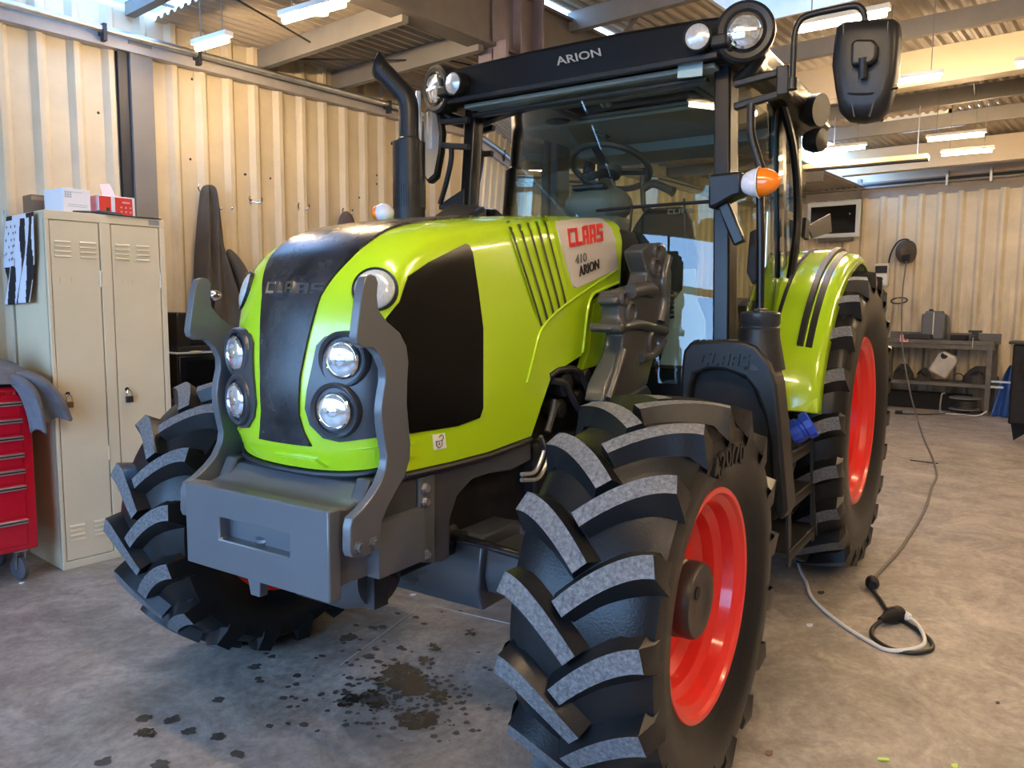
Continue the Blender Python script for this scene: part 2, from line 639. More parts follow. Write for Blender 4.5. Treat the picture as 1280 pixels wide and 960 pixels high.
for xx in (-1.33, -2.0, -3.2, -4.6, -6., -7.4, -8.8, 2.6, 4.0):
    struct(MB().box((xx, YL, 3.13), (xx + .05, YB, 3.265)).build('purlin', M_GREYBEAM))
for xx, h in ((-3.0, .14), (-1.6, .14), (-.3, .14), (1.1, .14), (2.5, .14), (3.9, .14), (-4.72, .14), (-6.25, .15), (-7.08, .15), (-8.15, .15), (-9.9, .15)):
    struct(MB().box((xx, YB, 3.5), (xx + .06, YR, 3.5 + h)).build('purlin', M_GREYBEAM))
for xx, z0, z1 in ((-5.02, 3.22, 3.5), (-9.6, 3.30, 3.62)):
    mb = MB()
    mb.box((xx, YB, z0), (xx + .02, YR, z1)).box((xx - .06, YB, z0 - .015), (xx + .1, YR, z0))
    struct(mb.build('cross_beam', M_CREAMBEAM))
mb = MB().box((-7.5, YB, 3.19), (XF, YB + .012, 3.58)).box((-7.5, YB - .1, 3.17), (XF, YB + .06, 3.19)).box((-7.5, YB - .08, 3.57), (XF, YB + .05, 3.59))
struct(mb.build('valley_beam', M_STEEL))
mb = MB().box((-2.5, YB + .02, 2.92), (-2.06, YB + .03, 3.66)).box((-2.09, YB - .1, 2.9), (-2.06, YB + .14, 3.2)).box((-2.5, YB - .06, 3.2), (-2.48, YB + .12, 3.66)).box((-2.28, YB - .06, 2.92), (-2.265, YB + .1, 3.66))
struct(mb.build('hanger_post', mat('mauve_steel', (.20, .16, .17), .45, var=.2, scale=4)))
struct(MB().tube([(-3.3, YB + .1, 3.35), (-3.05, YB + .55, 3.55)], .02, 6).build('purlin_brace', M_STEEL))
for a, b_ in ((( -2.0, -2.15, 3.2), (-1.36, -2.75, 3.17)), ((-2.03, -2.0, 3.2), (-3.0, -1.75, 3.2)), ((-1.3, -2.4, 3.19), (-.5, -2.1, 3.2)), ((-7.1, .5, 3.56), (-6.3, .62, 3.5))):
    struct(MB().tube([a, b_], .006, 5).build('sag_rod', M_DARK))
# dark column standing in the left wall
mb = MB().box((-.50, YL, 0), (-.36, YL + .075, 3.1))
struct(mb.build('wall_column', mat('grey_column', (.19, .175, .16), .5, var=.12, scale=3)))
struct(MB().box((-.36, YL, 0), (-.295, YL + .05, 3.1)).build('column_return', mat('blue_black_steel', (.018, .02, .026), .5)))
# cable trunking and pipes along the walls
tr = struct(MB().box((XB, YL + .02, 3.015), (XF, YL + .09, 3.06)).box((XB, YL + .04, 3.06), (XF, YL + .06, 3.13)).build('trim_1', mat('trunking', (.36, .33, .30), .4, var=.1, scale=6)))
struct(MB().tube([(XB, YL + .11, 3.10), (XF, YL + .11, 3.10)], .022, 10).build('trim_2', M_ZINC))
for xx in (-.2, -.8, -2.45, -4.3, 1.2):
    struct(MB().box((xx, YL, 3.03), (xx + .02, YL + .14, 3.13)).build('pipe_clip', M_DARK))
struct(MB().box((XB + .04, YL, 3.24), (XB + .14, YR, 3.27)).box((XB + .04, YL, 3.30), (XB + .10, YR, 3.34)).build('trim_3', M_GREYBEAM))
struct(MB().tube([(XB + .12, -2.1, 3.29), (XB + .12, YR, 3.31)], .02, 8).build('trim_4', M_WIRE))
struct(MB().box((XB + .05, -1.62, 2.9), (XB + .09, -1.56, 3.4)).build('wall_post', M_GREYBEAM))
for yy in (.14, -.4, 1.3):
    struct(MB().box((XB + .03, yy, 3.2), (XB + .16, yy + .03, 3.4)).build('pipe_clip', M_ZINC))

# hanging fluorescent lights
M_TUBE = mat('lit_tube', (1, 1, 1), .5, emit=TUBE_COLOR[:3], estr=TUBE_STRENGTH)
M_HOUS = mat('lamp_housing', (.75, .72, .66), .4)


def lamp(p, q, z, label, top):
    a, b_ = W(*p, 'z', z), W(*q, 'z', z)
    c = (a + b_) / 2
    d = (b_ - a)
    t_ = empty('fluorescent_light', c)
    tag(t_, label, 'light', 'hanging fluorescent lights')
    ln = d.length / 2
    u = d.normalized()
    MB().tube([-u * ln, u * ln], .016, 10).build('tube', M_TUBE, t_)
    MB().beam(-u * (ln + .02) + Vector((0, 0, .035)), u * (ln + .02) + Vector((0, 0, .035)), .06, .03).build('housing', M_HOUS, t_, bevel=.004)
    for s_ in (-.7, .7):
        MB().tube([u * ln * s_ + Vector((0, 0, .05)), u * ln * s_ + Vector((0, 0, (ZL + .012 if top < 3.3 else ZR + .012) - z))], .0035, 5).build('hanging_wire', M_GREYBEAM, t_)
    return t_


lamp((246, 61), (284, 50), 3.0, 'short lit tube nearest the left wall, just above the pipe', 3.2)
lamp((355, 26), (430, 5), 3.0, 'bright lit tube under the low bay above the dark exhaust', 3.2)
lamp((998, 38), (1108, 17), 3.1, 'long lit tube behind the mirror arm on the cab roof', 3.6)
lamp((1100, 107), (1175, 96), 3.1, 'lit tube just below the cream beam beside the mirror', 3.5)
lamp((1160, 175), (1230, 168), 3.1, 'lit tube hanging under the small far skylight', 3.5)
lamp((1178, 193), (1240, 188), 3.1, 'lit tube lowest on the right, in front of the far fascia', 3.5)
lamp((1018, 190), (1081, 184), 3.1, 'lit tube beside the cab door post above the heater bar', 3.5)
lamp((1272, 82), (1330, 76), 3.1, 'lit tube cut by the right edge of the photo', 3.5)
# added tubes out of view, put in to brighten and warm the hall
for (xx, yy, lb) in ((-1.2, 3.2, 'added lit tube over the open floor beside the near rear wheel, out of view'), (-4.4, 3.2, 'added lit tube over the open floor behind the tractor, out of view'), (-7.5, 3.2, 'added lit tube over the black machine side of the hall, out of view'), (1.6, 3.4, 'added lit tube over the floor beside the near front wheel, out of view'), (.9, 1.2, 'added lit tube straight above the near front wheel, out of view')):
    t_ = empty('fluorescent_light', (xx, yy, 3.1))
    tag(t_, lb, 'light', 'hanging fluorescent lights')
    MB().tube([(0, -.6, 0), (0, .6, 0)], .016, 10).build('tube', M_TUBE, t_)
    MB().box((-.06, -.62, .02), (.06, .62, .05)).build('housing', M_HOUS, t_)
    for s_ in (-.4, .4):
        MB().tube([(0, s_, .04), (0, s_, ZR + .012 - 3.1)], .0035, 5).build('hanging_wire', M_GREYBEAM, t_)
# heater bar hung from a rod
a, b_ = W(1005, 210, 'z', 3.0), W(1161, 196, 'z', 3.0)
hb = tag(empty('radiant_heater', (a + b_) / 2), 'long pale heater bar hung from a rod below the small far skylight', 'heater')
u = (b_ - a).normalized()
ln = (b_ - a).length / 2
MB().beam(-u * ln, u * ln, .16, .05).build('hood', M_CREAMBEAM, hb, bevel=.005)
MB().beam(-u * ln + Vector((0, 0, -.03)), u * ln + Vector((0, 0, -.03)), .12, .012).build('grille', M_DARK, hb)
MB().tube([u * ln * .83 + Vector((0, 0, .02)), u * ln * .83 + Vector((0, 0, .52))], .006, 6).build('hanging_rod', M_ZINC, hb)
MB().tube([-u * ln * .5 + Vector((0, 0, .02)), -u * ln * .5 + Vector((0, 0, .5))], .006, 6).build('hanging_rod', M_ZINC, hb)
# round lamp above the left bay
p = W(400, 3, 'z', 3.1)
rl = tag(empty('ceiling_spotlight', p), 'small round ceiling lamp between two arms beside the lit tube', 'light')
MB().lathe([(.001, -.06), (.045, -.06), (.05, -.02), (.05, .05), (.02, .07), (.001, .07)], (0, 0, 0), (0, 0, 1), 20).build('lens', mat('warm_lens', (.8, .62, .5), .3), rl)
MB().tube([(0, .05, 0), (-.02, .32, .03)], .013, 6).build('arm', M_CREAMBEAM, rl)
MB().tube([(0, -.05, 0), (.02, -.3, -.005)], .013, 6).build('arm', M_CREAMBEAM, rl)
MB().tube([(0, 0, .06), (0, 0, .2)], .01, 6).build('stem', M_GREYBEAM, rl)
# ================================================================== the tractor
M_GREEN = mat('lime_paint', (.40, .62, .012), .22, coat=.6, spec=.5)
M_RIM = mat('wheel_red', (.78, .022, .015), .3, coat=.3)
M_RUB = mat('tyre_rubber', (.0085, .009, .0098), .33, var=.18, scale=9, bump=.12, bscale=160, spec=.27)
M_WORN = mat('scuffed_tread', (.085, .088, .092), .62, var2=(.17, .17, .175), var=.3, scale=95, detail=3, bump=.5, bscale=260)
M_GREY = mat('graphite_paint', (.085, .09, .098), .33, coat=.2, var=.05, scale=4)
M_RAIL = mat('rail_paint', (.045, .05, .057), .33, coat=.2, var=.05, scale=4)
M_BROWNG = mat('graphite_cast', (.055, .055, .056), .28, coat=.3, var=.1, scale=20)
M_ENG = mat('engine_black', (.009, .009, .010), .55, var=.4, scale=20, spec=.25)
M_LENS = mat('lamp_lens', (.75, .78, .80), .06, .75, var=.25, scale=50)
M_REFL = mat('lamp_reflector', (.8, .82, .85), .1, 1.)
M_ORANGE = mat('amber_lens', (.85, .20, .01), .15, coat=.5)
M_CLEAR = mat('clear_lens', (.62, .63, .72), .12, coat=.5, var=.1, scale=60)
M_SCREEN = mat('side_mesh', (.004, .004, .0045), .25, spec=.15)
M_STRIP = mat('scuffed_black_grille', (.006, .006, .007), .27, var2=(.04, .04, .044), var=.2, scale=7, detail=12, spec=.35, rvar=.1)
M_ROOF = mat('roof_black', (.005, .005, .006), .28, spec=.3)
M_LINER = mat('cab_liner', (.30, .31, .28), .8)
M_INT = mat('cab_grey', (.10, .11, .11), .6)
M_SEAT = mat('seat_black', (.022, .023, .024), .6)
M_LABEL = mat('silver_label', (.62, .58, .54), .22, coat=.6)
M_TXTRED = mat('label_red', (.62, .025, .02), .4)
M_TXTBLK = mat('label_black', (.01, .01, .01), .4)
M_TXTGRY = mat('label_grey', (.10, .10, .11), .4)
M_GLASS = glass('cab_glass', (.74, .84, .78), boost=1.5)
M_SIDEGL = glass('door_glass', (.72, .78, .70), boost=1.1)

TR = empty('tractor', (0, 0, 0), TH)
tag(TR, 'big lime green tractor with black roof and red wheels, weight block in front', 'tractor')


def T(px, py, ax, v):
    return hit(px, py, ax, v, 't')


# ---- wheels
def wheel(cx, cy, R, hw, rimr, side, nlug, ph_out, ph_in, delta, zc, hub=True, dish=.165, lugw=.05):
    """side +1: outer face towards +y"""
    c = Vector((cx, cy, zc))
    s = side
    Rc = R - .045
    prof = [(rimr - .012, -hw * .80), (rimr + .03, -hw * .88), (rimr + (Rc - rimr) * .30, -hw * 1.00), (rimr + (Rc - rimr) * .58, -hw * 1.03), (rimr + (Rc - rimr) * .80, -hw * 1.0),
            (Rc - .035, -hw * .93), (Rc - .012, -hw * .78), (Rc, -hw * .4), (Rc + .003, 0)]
    prof = prof + [(r, -h) for r, h in prof[-2::-1]]
    ty = MB().lathe(prof, (0, 0, 0), (0, 1, 0), 72)
    # flatten the contact patch
    ty.v = [(x, y, max(z, -zc + .004)) for x, y, z in ty.v]
    tyre = ty.build('tyre', M_RUB, TR, loc=c)
    def lug_mb(sd):
        n = 9
        rings = []
        top = []
        for k in range(n + 1):
            t = k / n
            y = sd * (-.022 + (hw * .99 + .022) * t)
            th = delta * (1 - (1 - t) ** 1.55)
            th2 = delta * (1 - (1 - min(1, t + .02)) ** 1.55)
            dy, dth = sd * (hw + .02) * .02, (th2 - th) * R
            if t > .97:
                dth = delta * 1.55 * (.1) ** .55 * .02 * R
            L = math.hypot(dy, dth)
            ny, nt_ = -dth / L, dy / L                    # across the lug, in (y, arc)
            yy = abs(y) / hw
            rt = R - .016 * yy ** 2.5
            rb = Rc - .012 - .05 * max(0, yy - .72) / .28
            wt, wb_ = lugw * (.92 + .25 * t) / 2, lugw * (1.6 + .55 * t) / 2 + .012
            ring = []
            for r, w_ in ((rb, -wb_), (rt, -wt), (rt, wt), (rb, wb_)):
                a = th + w_ * nt_ / R
                ring.append((r * math.cos(a), y + w_ * ny, r * math.sin(a)))
            rings.append(ring)
        mb = MB()
        # inner end slopes, outer end runs down the shoulder
        a0 = -.02
        rings[0] = [(Vector(p) if i in (1, 2) else Vector(p)) for i, p in enumerate(rings[0])]
        last = []
        for i, (r_, k_) in enumerate(((Rc - .10, -1.5), (R - .075, -1.05), (R - .075, 1.05), (Rc - .10, 1.5))):
            a = delta + .008 + k_ * lugw * .5 / R
            last.append((r_ * math.cos(a), sd * hw * (1.035 if i in (1, 2) else 1.0), r_ * math.sin(a)))
        rings.append(last)
        m4 = 4
        vs = [tuple(p) for r in rings for p in r]
        fs, mi = [], []
        for i in range(len(rings) - 1):
            for j in range(3):
                fs.append((i * 4 + j, i * 4 + j + 1, (i + 1) * 4 + j + 1, (i + 1) * 4 + j))
                mi.append(1 if j == 1 and i < n else 0)
        fs.append((0, 1, 2, 3))
        mi.append(0)
        e = (len(rings) - 1) * 4
        fs.append((e, e + 1, e + 2, e + 3))
        mi.append(0)
        mb.v, mb.f, mb.mi = vs, fs, mi
        return mb
    meshes = {sd: lug_mb(sd).mesh('lug', [M_RUB, M_WORN], 32) for sd in (1, -1)}
    for sd, ph in ((s, ph_out), (-s, ph_in)):
        for k in range(nlug):
            a = math.radians(ph + k * 360 / nlug)
            deep = R * math.sin(a + delta / 2)
            o = bpy.data.objects.new('lug', meshes[sd])
            COL.objects.link(o)
            o.parent = tyre
            o.rotation_euler = (0, -a, 0)
            if deep < -zc * .965:
                o.scale = (.975, 1, .975)
    # rim: outer face steps inward
    f0 = .171
    q = rimr / .349
    rp = [(rimr - .02, -.16), (rimr + .002, -.165), (rimr + .004, -.17), (rimr - .02, -.15), (rimr - .05, -.10), (rimr - .05, f0 - dish + .02), (.155, f0 - dish - .005), (.150, f0 - dish + .012), (.001, f0 - dish + .012)]
    fr = [(.001, f0 - dish), (.14, f0 - dish), (.16, f0 - dish + .004), (rimr * .66, f0 - dish + .02), (rimr * .735, f0 - dish + .045), (rimr * .76, f0 - .085), (rimr * .80, f0 - .072), (rimr * .835, f0 - .066), (rimr * .86, f0 - .03), (rimr * .90, f0 - .018),
          (rimr * .925, f0 - .014), (rimr * .945, f0 - .002), (rimr * .985, f0), (rimr, f0 - .006), (rimr + .004, f0 - .02), (rimr - .012, f0 - .03)]
    k = hw / .205
    rm = MB().lathe([(r, s * (h + (hw - .205))) for r, h in fr], (0, 0, 0), (0, 1, 0), 64)
    back = [(.10, -.10), (rimr * .8, -.08), (rimr * .86, -.15), (rimr, -.168), (rimr + .004, -.15)]
    rm.lathe([(r, s * (h - (hw - .205))) for r, h in back], (0, 0, 0), (0, 1, 0), 48)
    rim = rm.build('rim', M_RIM, TR, loc=c, smooth=30)
    off = s * (hw - .205 + f0 - dish)
    if hub:
        hb_ = MB().lathe([(.112, 0), (.118, s * .004), (.118, s * .075), (.112, s * .08), (.112, s * .085), (.116, s * .088), (.116, s * .122), (.108, s * .132), (.06, s * .134), (.055, s * .131), (.001, s * .131)], (0, off, 0), (0, 1, 0), 40).build('hub_cap', mat('hub_black', (.028, .026, .025), .38) if side > 0 else M_BLACK, rim)
        MB().lathe([(.020, 0), (.020, s * .006), (.001, s * .006)], (.045, off + s * .131, .04), (0, 1, 0), 14).build('hub_plug', M_ENG, rim)
        for kk in range(8):
            a = kk * PI / 4 + .3
            MB().lathe([(.016, 0), (.016, s * .018), (.009, s * .02), (.009, s * .036), (.001, s * .036)], (.145 * math.cos(a), off + s * .002, .145 * math.sin(a)), (0, 1, 0), 6).build('wheel_nut', M_DARK, rim, smooth=0)
    else:
        MB().lathe([(.10, 0), (.10, s * .05), (.001, s * .05)], (0, off, 0), (0, 1, 0), 30).build('hub_cap', M_RIM, rim)
        for kk in range(8):
            a = kk * PI / 4 + .2
            MB().lathe([(.018, 0), (.018, s * .03), (.001, s * .03)], (.14 * math.cos(a), off, .14 * math.sin(a)), (0, 1, 0), 6).build('wheel_nut', M_RIM, rim, smooth=0)
    if hub:
        # raised size marking on the sidewall
        def arc(x, y, z):
            th = math.radians(70) + x * .10 / .455
            r = .425 + y * .085
            return (r * math.cos(th), s * (hw * 1.018 + (.009 if z > 0 else -.006) - .05 * max(0, r - .45)), r * math.sin(th))
        text_mb('420/70', 1, arc, .5, .02).build('size_marking', M_RUB, tyre, smooth=0)
    return tyre


wheel(0, .925, .607, .205, .349, 1, 17, 34.3, 2.2, math.radians(14), .592)
wheel(0, -.925, .607, .205, .349, -1, 17, 30.0, 40.5, math.radians(14), .592)
wheel(-2.557, .868, .85, .25, .476, 1, 22, -4.5, 4, math.radians(11), .825, hub=False, dish=.24, lugw=.055)
wheel(-2.557, -.868, .85, .25, .476, -1, 22, 3, 8, math.radians(11), .825, hub=False, dish=.24, lugw=.055)


# ---- bonnet surface
SP = smooth_path([(.628, 0, .985), (.652, 0, 1.06), (.664, 0, 1.14), (.662, 0, 1.25), (.644, 0, 1.38), (.618, 0, 1.495), (.583, 0, 1.568), (.522, 0, 1.635), (.42, 0, 1.695), (.27, 0, 1.735), (.02, 0, 1.772), (-.30, 0, 1.808), (-.60, 0, 1.838), (-.93, 0, 1.862)], 5)
HWID = .335


def hood_pt(i, s, off=0.):
    """i: index along the spine, s: -1..1 across"""
    i0 = max(0, min(len(SP) - 1, int(math.floor(i))))
    i1 = min(len(SP) - 1, i0 + 1)
    fr = i - i0
    p = SP[i0].lerp(SP[i1], fr)
    ia, ib = max(0, i0 - 1), min(len(SP) - 1, i0 + 2)
    t = (SP[ib] - SP[ia]).normalized()
    n = Vector((t.z, 0, -t.x))
    if n.x < 0 and n.z < 0:
        n = -n
    front = max(0., min(1., n.x))
    r = .115 + .03 * front
    pw = 2.3 + 1.3 * (1 - front)
    a = min(1, abs(s))
    drop = r * (1 - (max(0., 1 - a ** pw)) ** (1 / pw))
    q = p - n * drop
    y = HWID * s
    return Vector((q.x, y, q.z)) + n * off


NS = 32
SS = [math.sin(PI / 2 * (k / (NS / 2) - 1)) for k in range(NS + 1)]
SS = [(.55 * v + .45 * (2 * k / NS - 1)) for k, v in enumerate(SS)]
hm = MB()
rows = [[hood_pt(i, s) for s in SS] for i in range(len(SP))]
hm.grid(rows)
for sd in (1, -1):
    edge = [r[-1 if sd > 0 else 0] for r in rows]
    low = [T(px, py, 'y', HWID) for px, py in ((775, 352), (752, 362), (738, 375), (727, 444), (690, 468), (664, 545), (610, 565), (560, 578))]
    low = [Vector((p.x, sd * HWID, p.z)) for p in low] + [Vector((.50, sd * HWID, .985))]
    # side wall as strips: for each edge point drop to the lower outline
    poly = edge + low
    pts2 = [(p.x, p.z) for p in poly]
    n = len(pts2)
    res = delaunay_2d_cdt([Vector(p) for p in pts2], [], [list(range(n))], 1, 1e-5)
    hm.add([(p[0], sd * HWID, p[1]) for p in res[0]], res[2])
hood = hm.build('bonnet', M_GREEN, TR, smooth=35)
bmh = bmesh.new()
bmh.from_mesh(hood.data)
bmesh.ops.remove_doubles(bmh, verts=bmh.verts, dist=.002)
bmesh.ops.recalc_face_normals(bmh, faces=bmh.faces)
bmh.to_mesh(hood.data)
bmh.free()
hood.data.set_sharp_from_angle(angle=math.radians(35))
HB = BVHTree.FromPolygons([v.co.copy() for v in hood.data.vertices], [tuple(p.vertices) for p in hood.data.polygons])


def onto(px, py, bvh=None, plane=None):
    """the surface point and outward normal that the photograph shows at a pixel"""
    c, d = ray(px, py)
    if plane:
        p = hit(px, py, *plane)
        n = Vector((1 if plane[0] == 'x' else 0, 1 if plane[0] == 'y' else 0, 1 if plane[0] == 'z' else 0))
        return p, n
    loc, n, _, dist = (bvh or HB).ray_cast(c, d)
    if loc is None:
        loc, n = hit(px, py, 'y', HWID), Vector((0, 1, 0))
        if bvh:
            loc, n, _, dist = bvh.find_nearest(c + d * 2.3)
    if n.dot(d) > 0:
        n = -n
    return loc, n


def decal(poly, off=.004, thick=.008, step=9, bvh=None, plane=None, wedge=None):
    """a sheet that lies on a surface inside an outline, with an edge of its own thickness"""
    P = []
    for a, b in zip(poly, poly[1:] + poly[:1]):
        n = max(1, int(math.hypot(a[0] - b[0], a[1] - b[1]) / step))
        P += [(a[0] + (b[0] - a[0]) * k / n, a[1] + (b[1] - a[1]) * k / n) for k in range(n)]
    nb = len(P)

    def inside(x, y):
        c = False
        for (x0, y0), (x1, y1) in zip(P, P[1:] + P[:1]):
            if (y0 > y) != (y1 > y) and x < (x1 - x0) * (y - y0) / (y1 - y0) + x0:
                c = not c
        return c
    xs, ys_ = [p[0] for p in P], [p[1] for p in P]
    pts = [Vector(p) for p in P]
    x = min(xs) + step / 2
    while x < max(xs):
        y = min(ys_) + step / 2
        while y < max(ys_):
            if inside(x, y) and min((x - a) ** 2 + (y - b) ** 2 for a, b in P) > (step * .45) ** 2:
                pts.append(Vector((x, y)))
            y += step
        x += step
    res = delaunay_2d_cdt(pts, [], [list(range(nb))], 1, 1e-4)
    mb = MB()
    surf = [onto(v.x, v.y, bvh, plane) for v in res[0]]

    def o_(v):
        return off if wedge is None else wedge(v.x, v.y)
    mb.add([p + n * o_(v) for (p, n), v in zip(surf, res[0])], res[2])
    rim_ = [onto(x_, y_, bvh, plane) for x_, y_ in P]
    top = [p + n * (off if wedge is None else wedge(x_, y_)) for (p, n), (x_, y_) in zip(rim_, P)]
    bot = [p - n * thick for p, n in rim_]
    mb.add(top + bot, [(i, (i + 1) % nb, (i + 1) % nb + nb, i + nb) for i in range(nb)])
    return mb


def mirrored(mb):
    m2 = MB()
    m2.add([(x, -y, z) for x, y, z in mb.v], [tuple(reversed(q)) for q in mb.f])
    m2.mi = list(mb.mi)
    return m2


def text_on(body, quad, name, m_, parent, depth=.0015, off=.0075, bold=0., bvh=None, plane=None, **kw):
    """lettering laid on a surface inside a quad (bl, br, tr, tl in pixels)"""
    blk_ = body in ('CLAAS', 'CLA', 'AS')
    probe = block_mb(body, lambda x, y, z: (x, y, z)) if blk_ else text_mb(body, 1, lambda x, y, z: (x, y, z), 0, bold, **kw)
    x0, x1 = min(p[0] for p in probe.v), max(p[0] for p in probe.v)
    y0, y1 = min(p[1] for p in probe.v), max(p[1] for p in probe.v)
    bl, br, tr_, tl = quad

    def place(x, y, z):
        u, v = (x - x0) / (x1 - x0), (y - y0) / (y1 - y0)
        px = (1 - v) * ((1 - u) * bl[0] + u * br[0]) + v * ((1 - u) * tl[0] + u * tr_[0])
        py = (1 - v) * ((1 - u) * bl[1] + u * br[1]) + v * ((1 - u) * tl[1] + u * tr_[1])
        p, n = onto(px, py, bvh, plane)
        return p + n * (off + (depth if z > 0 else -depth))
    return (block_mb(body, place) if blk_ else text_mb(body, 1, place, .5, bold, **kw)).build(name, m_, parent, smooth=0)


Z1 = lambda x, y: (280 + x / 2.744, 250 + y / 2.744)
Z2 = lambda x, y: (560 + x / 4, 240 + y / 4)

# black grille strip down the nose
def strip_half(z, x):
    tab = [(1.0, .135), (1.05, .118), (1.10, .095), (1.15, .082), (1.26, .086), (1.38, .105), (1.495, .125), (1.55, .150), (1.61, .178), (1.67, .195), (1.9, .20)]
    for (a, b), (c_, d) in zip(tab, tab[1:]):
        if z <= c_:
            return b + (d - b) * (z - a) / (c_ - a)
    return tab[-1][1]


i0 = next(i for i, p in enumerate(SP) if p.z > 1.05)
i1 = next(i for i, p in enumerate(SP) if p.x < -.05)
gs = MB()
rows = []
k = float(i0)
while k <= i1 + .01:
    p = hood_pt(k, 0)
    h = strip_half(p.z, p.x)
    e = (k - (i1 - 2)) / 2
    if e > 0:
        h *= 1 - .25 * e * e
    row = [hood_pt(k, s * h / HWID, .007) for s in (-1, -.93, -.7, -.4, 0, .4, .7, .93, 1)]
    lo1, lo2 = hood_pt(k, -h / HWID * 1.02, -.01), hood_pt(k, h / HWID * 1.02, -.01)
    rows.append([lo1] + row + [lo2])
    k += .5
first, last = [p - Vector((.02, 0, 0)) for p in rows[0]], [p - Vector((0, 0, .02)) for p in rows[-1]]
gs.grid([first] + rows + [last])
strip = gs.build('grille_strip', M_STRIP, hood, smooth=30)
# worn-off emblem letters on the strip: three are left, two are gone but for their backing
SBV = BVHTree.FromPolygons([v.co.copy() for v in strip.data.vertices], [tuple(p.vertices) for p in strip.data.polygons])
text_on('CLA', (Z1(148, 322), Z1(238, 320), Z1(243, 282), Z1(156, 284)), 'emblem_letters', M_CHROME, strip, bold=.03, bvh=SBV, off=.004, depth=.003)
text_on('AS', (Z1(244, 322), Z1(338, 322), Z1(345, 285), Z1(250, 286)), 'emblem_backing', mat('glue_marks', (.035, .035, .037), .7), strip, bold=.03, bvh=SBV, off=.001, depth=.001)

# dark lamp panels with two round lamps each
HP = [Z1(*p) for p in ((310, 560), (322, 500), (350, 470), (445, 449), (520, 470), (545, 540), (540, 700), (525, 812), (400, 828), (345, 815), (300, 770), (283, 715), (290, 650))]
hp = decal(HP, .008, .008)
M_PANEL = mat('slate_plastic', (.035, .038, .046), .34)
hpo = [hp.build('lamp_panel', M_PANEL, hood), mirrored(hp).build('lamp_panel', M_PANEL, hood)]
for sd in (1, -1):
    for (cx_, cz_, cy_) in ((.612, 1.314, .212), (.632, 1.166, .194)):
        hp_c = hp_n = None
        ax = Vector((.95, .22 * sd, -.02)).normalized()
        p_, n_ = onto(*((431, 449) if cz_ > 1.2 else (421, 513)))
        c = Vector((p_.x, p_.y * sd, p_.z)) + ax * .006
        hl = empty('headlight', c, 0, TR)
        MB().lathe([(.060, -.035), (.066, .006), (.075, .012), (.080, .006), (.080, -.03)], (0, 0, 0), ax, 32).build('bezel', M_PANEL, hl)
        MB().lathe([(.064, -.03), (.050, -.035), (.001, -.04)], (0, 0, 0), ax, 28).build('lamp_well', M_BLACK, hl)
        MB().lathe([(.045, -.03), (.054, .0), (.055, .012), (.050, .017), (.047, .014)], (0, 0, 0), ax, 32).build('chrome_ring', M_CHROME, hl)
        MB().lathe([(.048, .013), (.042, .017), (.025, .020), (.001, .021)], (0, 0, 0), ax, 28).build('lens', M_LENS, hl)
        MB().lathe([(.014, .018), (.016, .022), (.010, .024), (.001, .025)], (0, 0, 0), ax, 20).build('bulb_cap', M_CHROME, hl)
# the round upper lamps at the bonnet corners
for sd in (1, -1):
    ax = Vector((.80, .52 * sd, .30)).normalized()
    p, n = onto(468, 361)
    c = Vector((p.x, p.y * sd, p.z)) - ax * .012
    ul = empty('corner_lamp', c, 0, TR)
    MB().lathe([(.058, -.03), (.060, .012), (.064, .014), (.066, .008), (.066, -.03)], (0, 0, 0), ax, 32).build('bezel', M_BLACK, ul)
    MB().lathe([(.058, .010), (.05, .018), (.03, .024), (.001, .026)], (0, 0, 0), ax, 32).build('lens', mat('ribbed_lens', (.55, .60, .62), .15, .3, var=.2, scale=70, stretch=(1, 8, 1)), ul)

# black mesh in the sides
SG = [(509.6, 345.5), (535, 328), (581, 304.7), (586, 307), (590, 316), (597, 363), (603, 410), (603, 510), (599, 522), (571.5, 532.4), (513, 541.5), (500, 540), (492, 520), (484, 450), (479, 412), (482, 398), (498.7, 377.6)]
sgm = decal(SG, .004, .004, 10)
sgm.build('side_mesh', M_SCREEN, hood)
mirrored(sgm).build('side_mesh', M_SCREEN, hood)
M_SHADE = mat('louvre_shade_green', (.022, .038, .004), .5)  # shade behind each blade crest, painted as a dark green strip
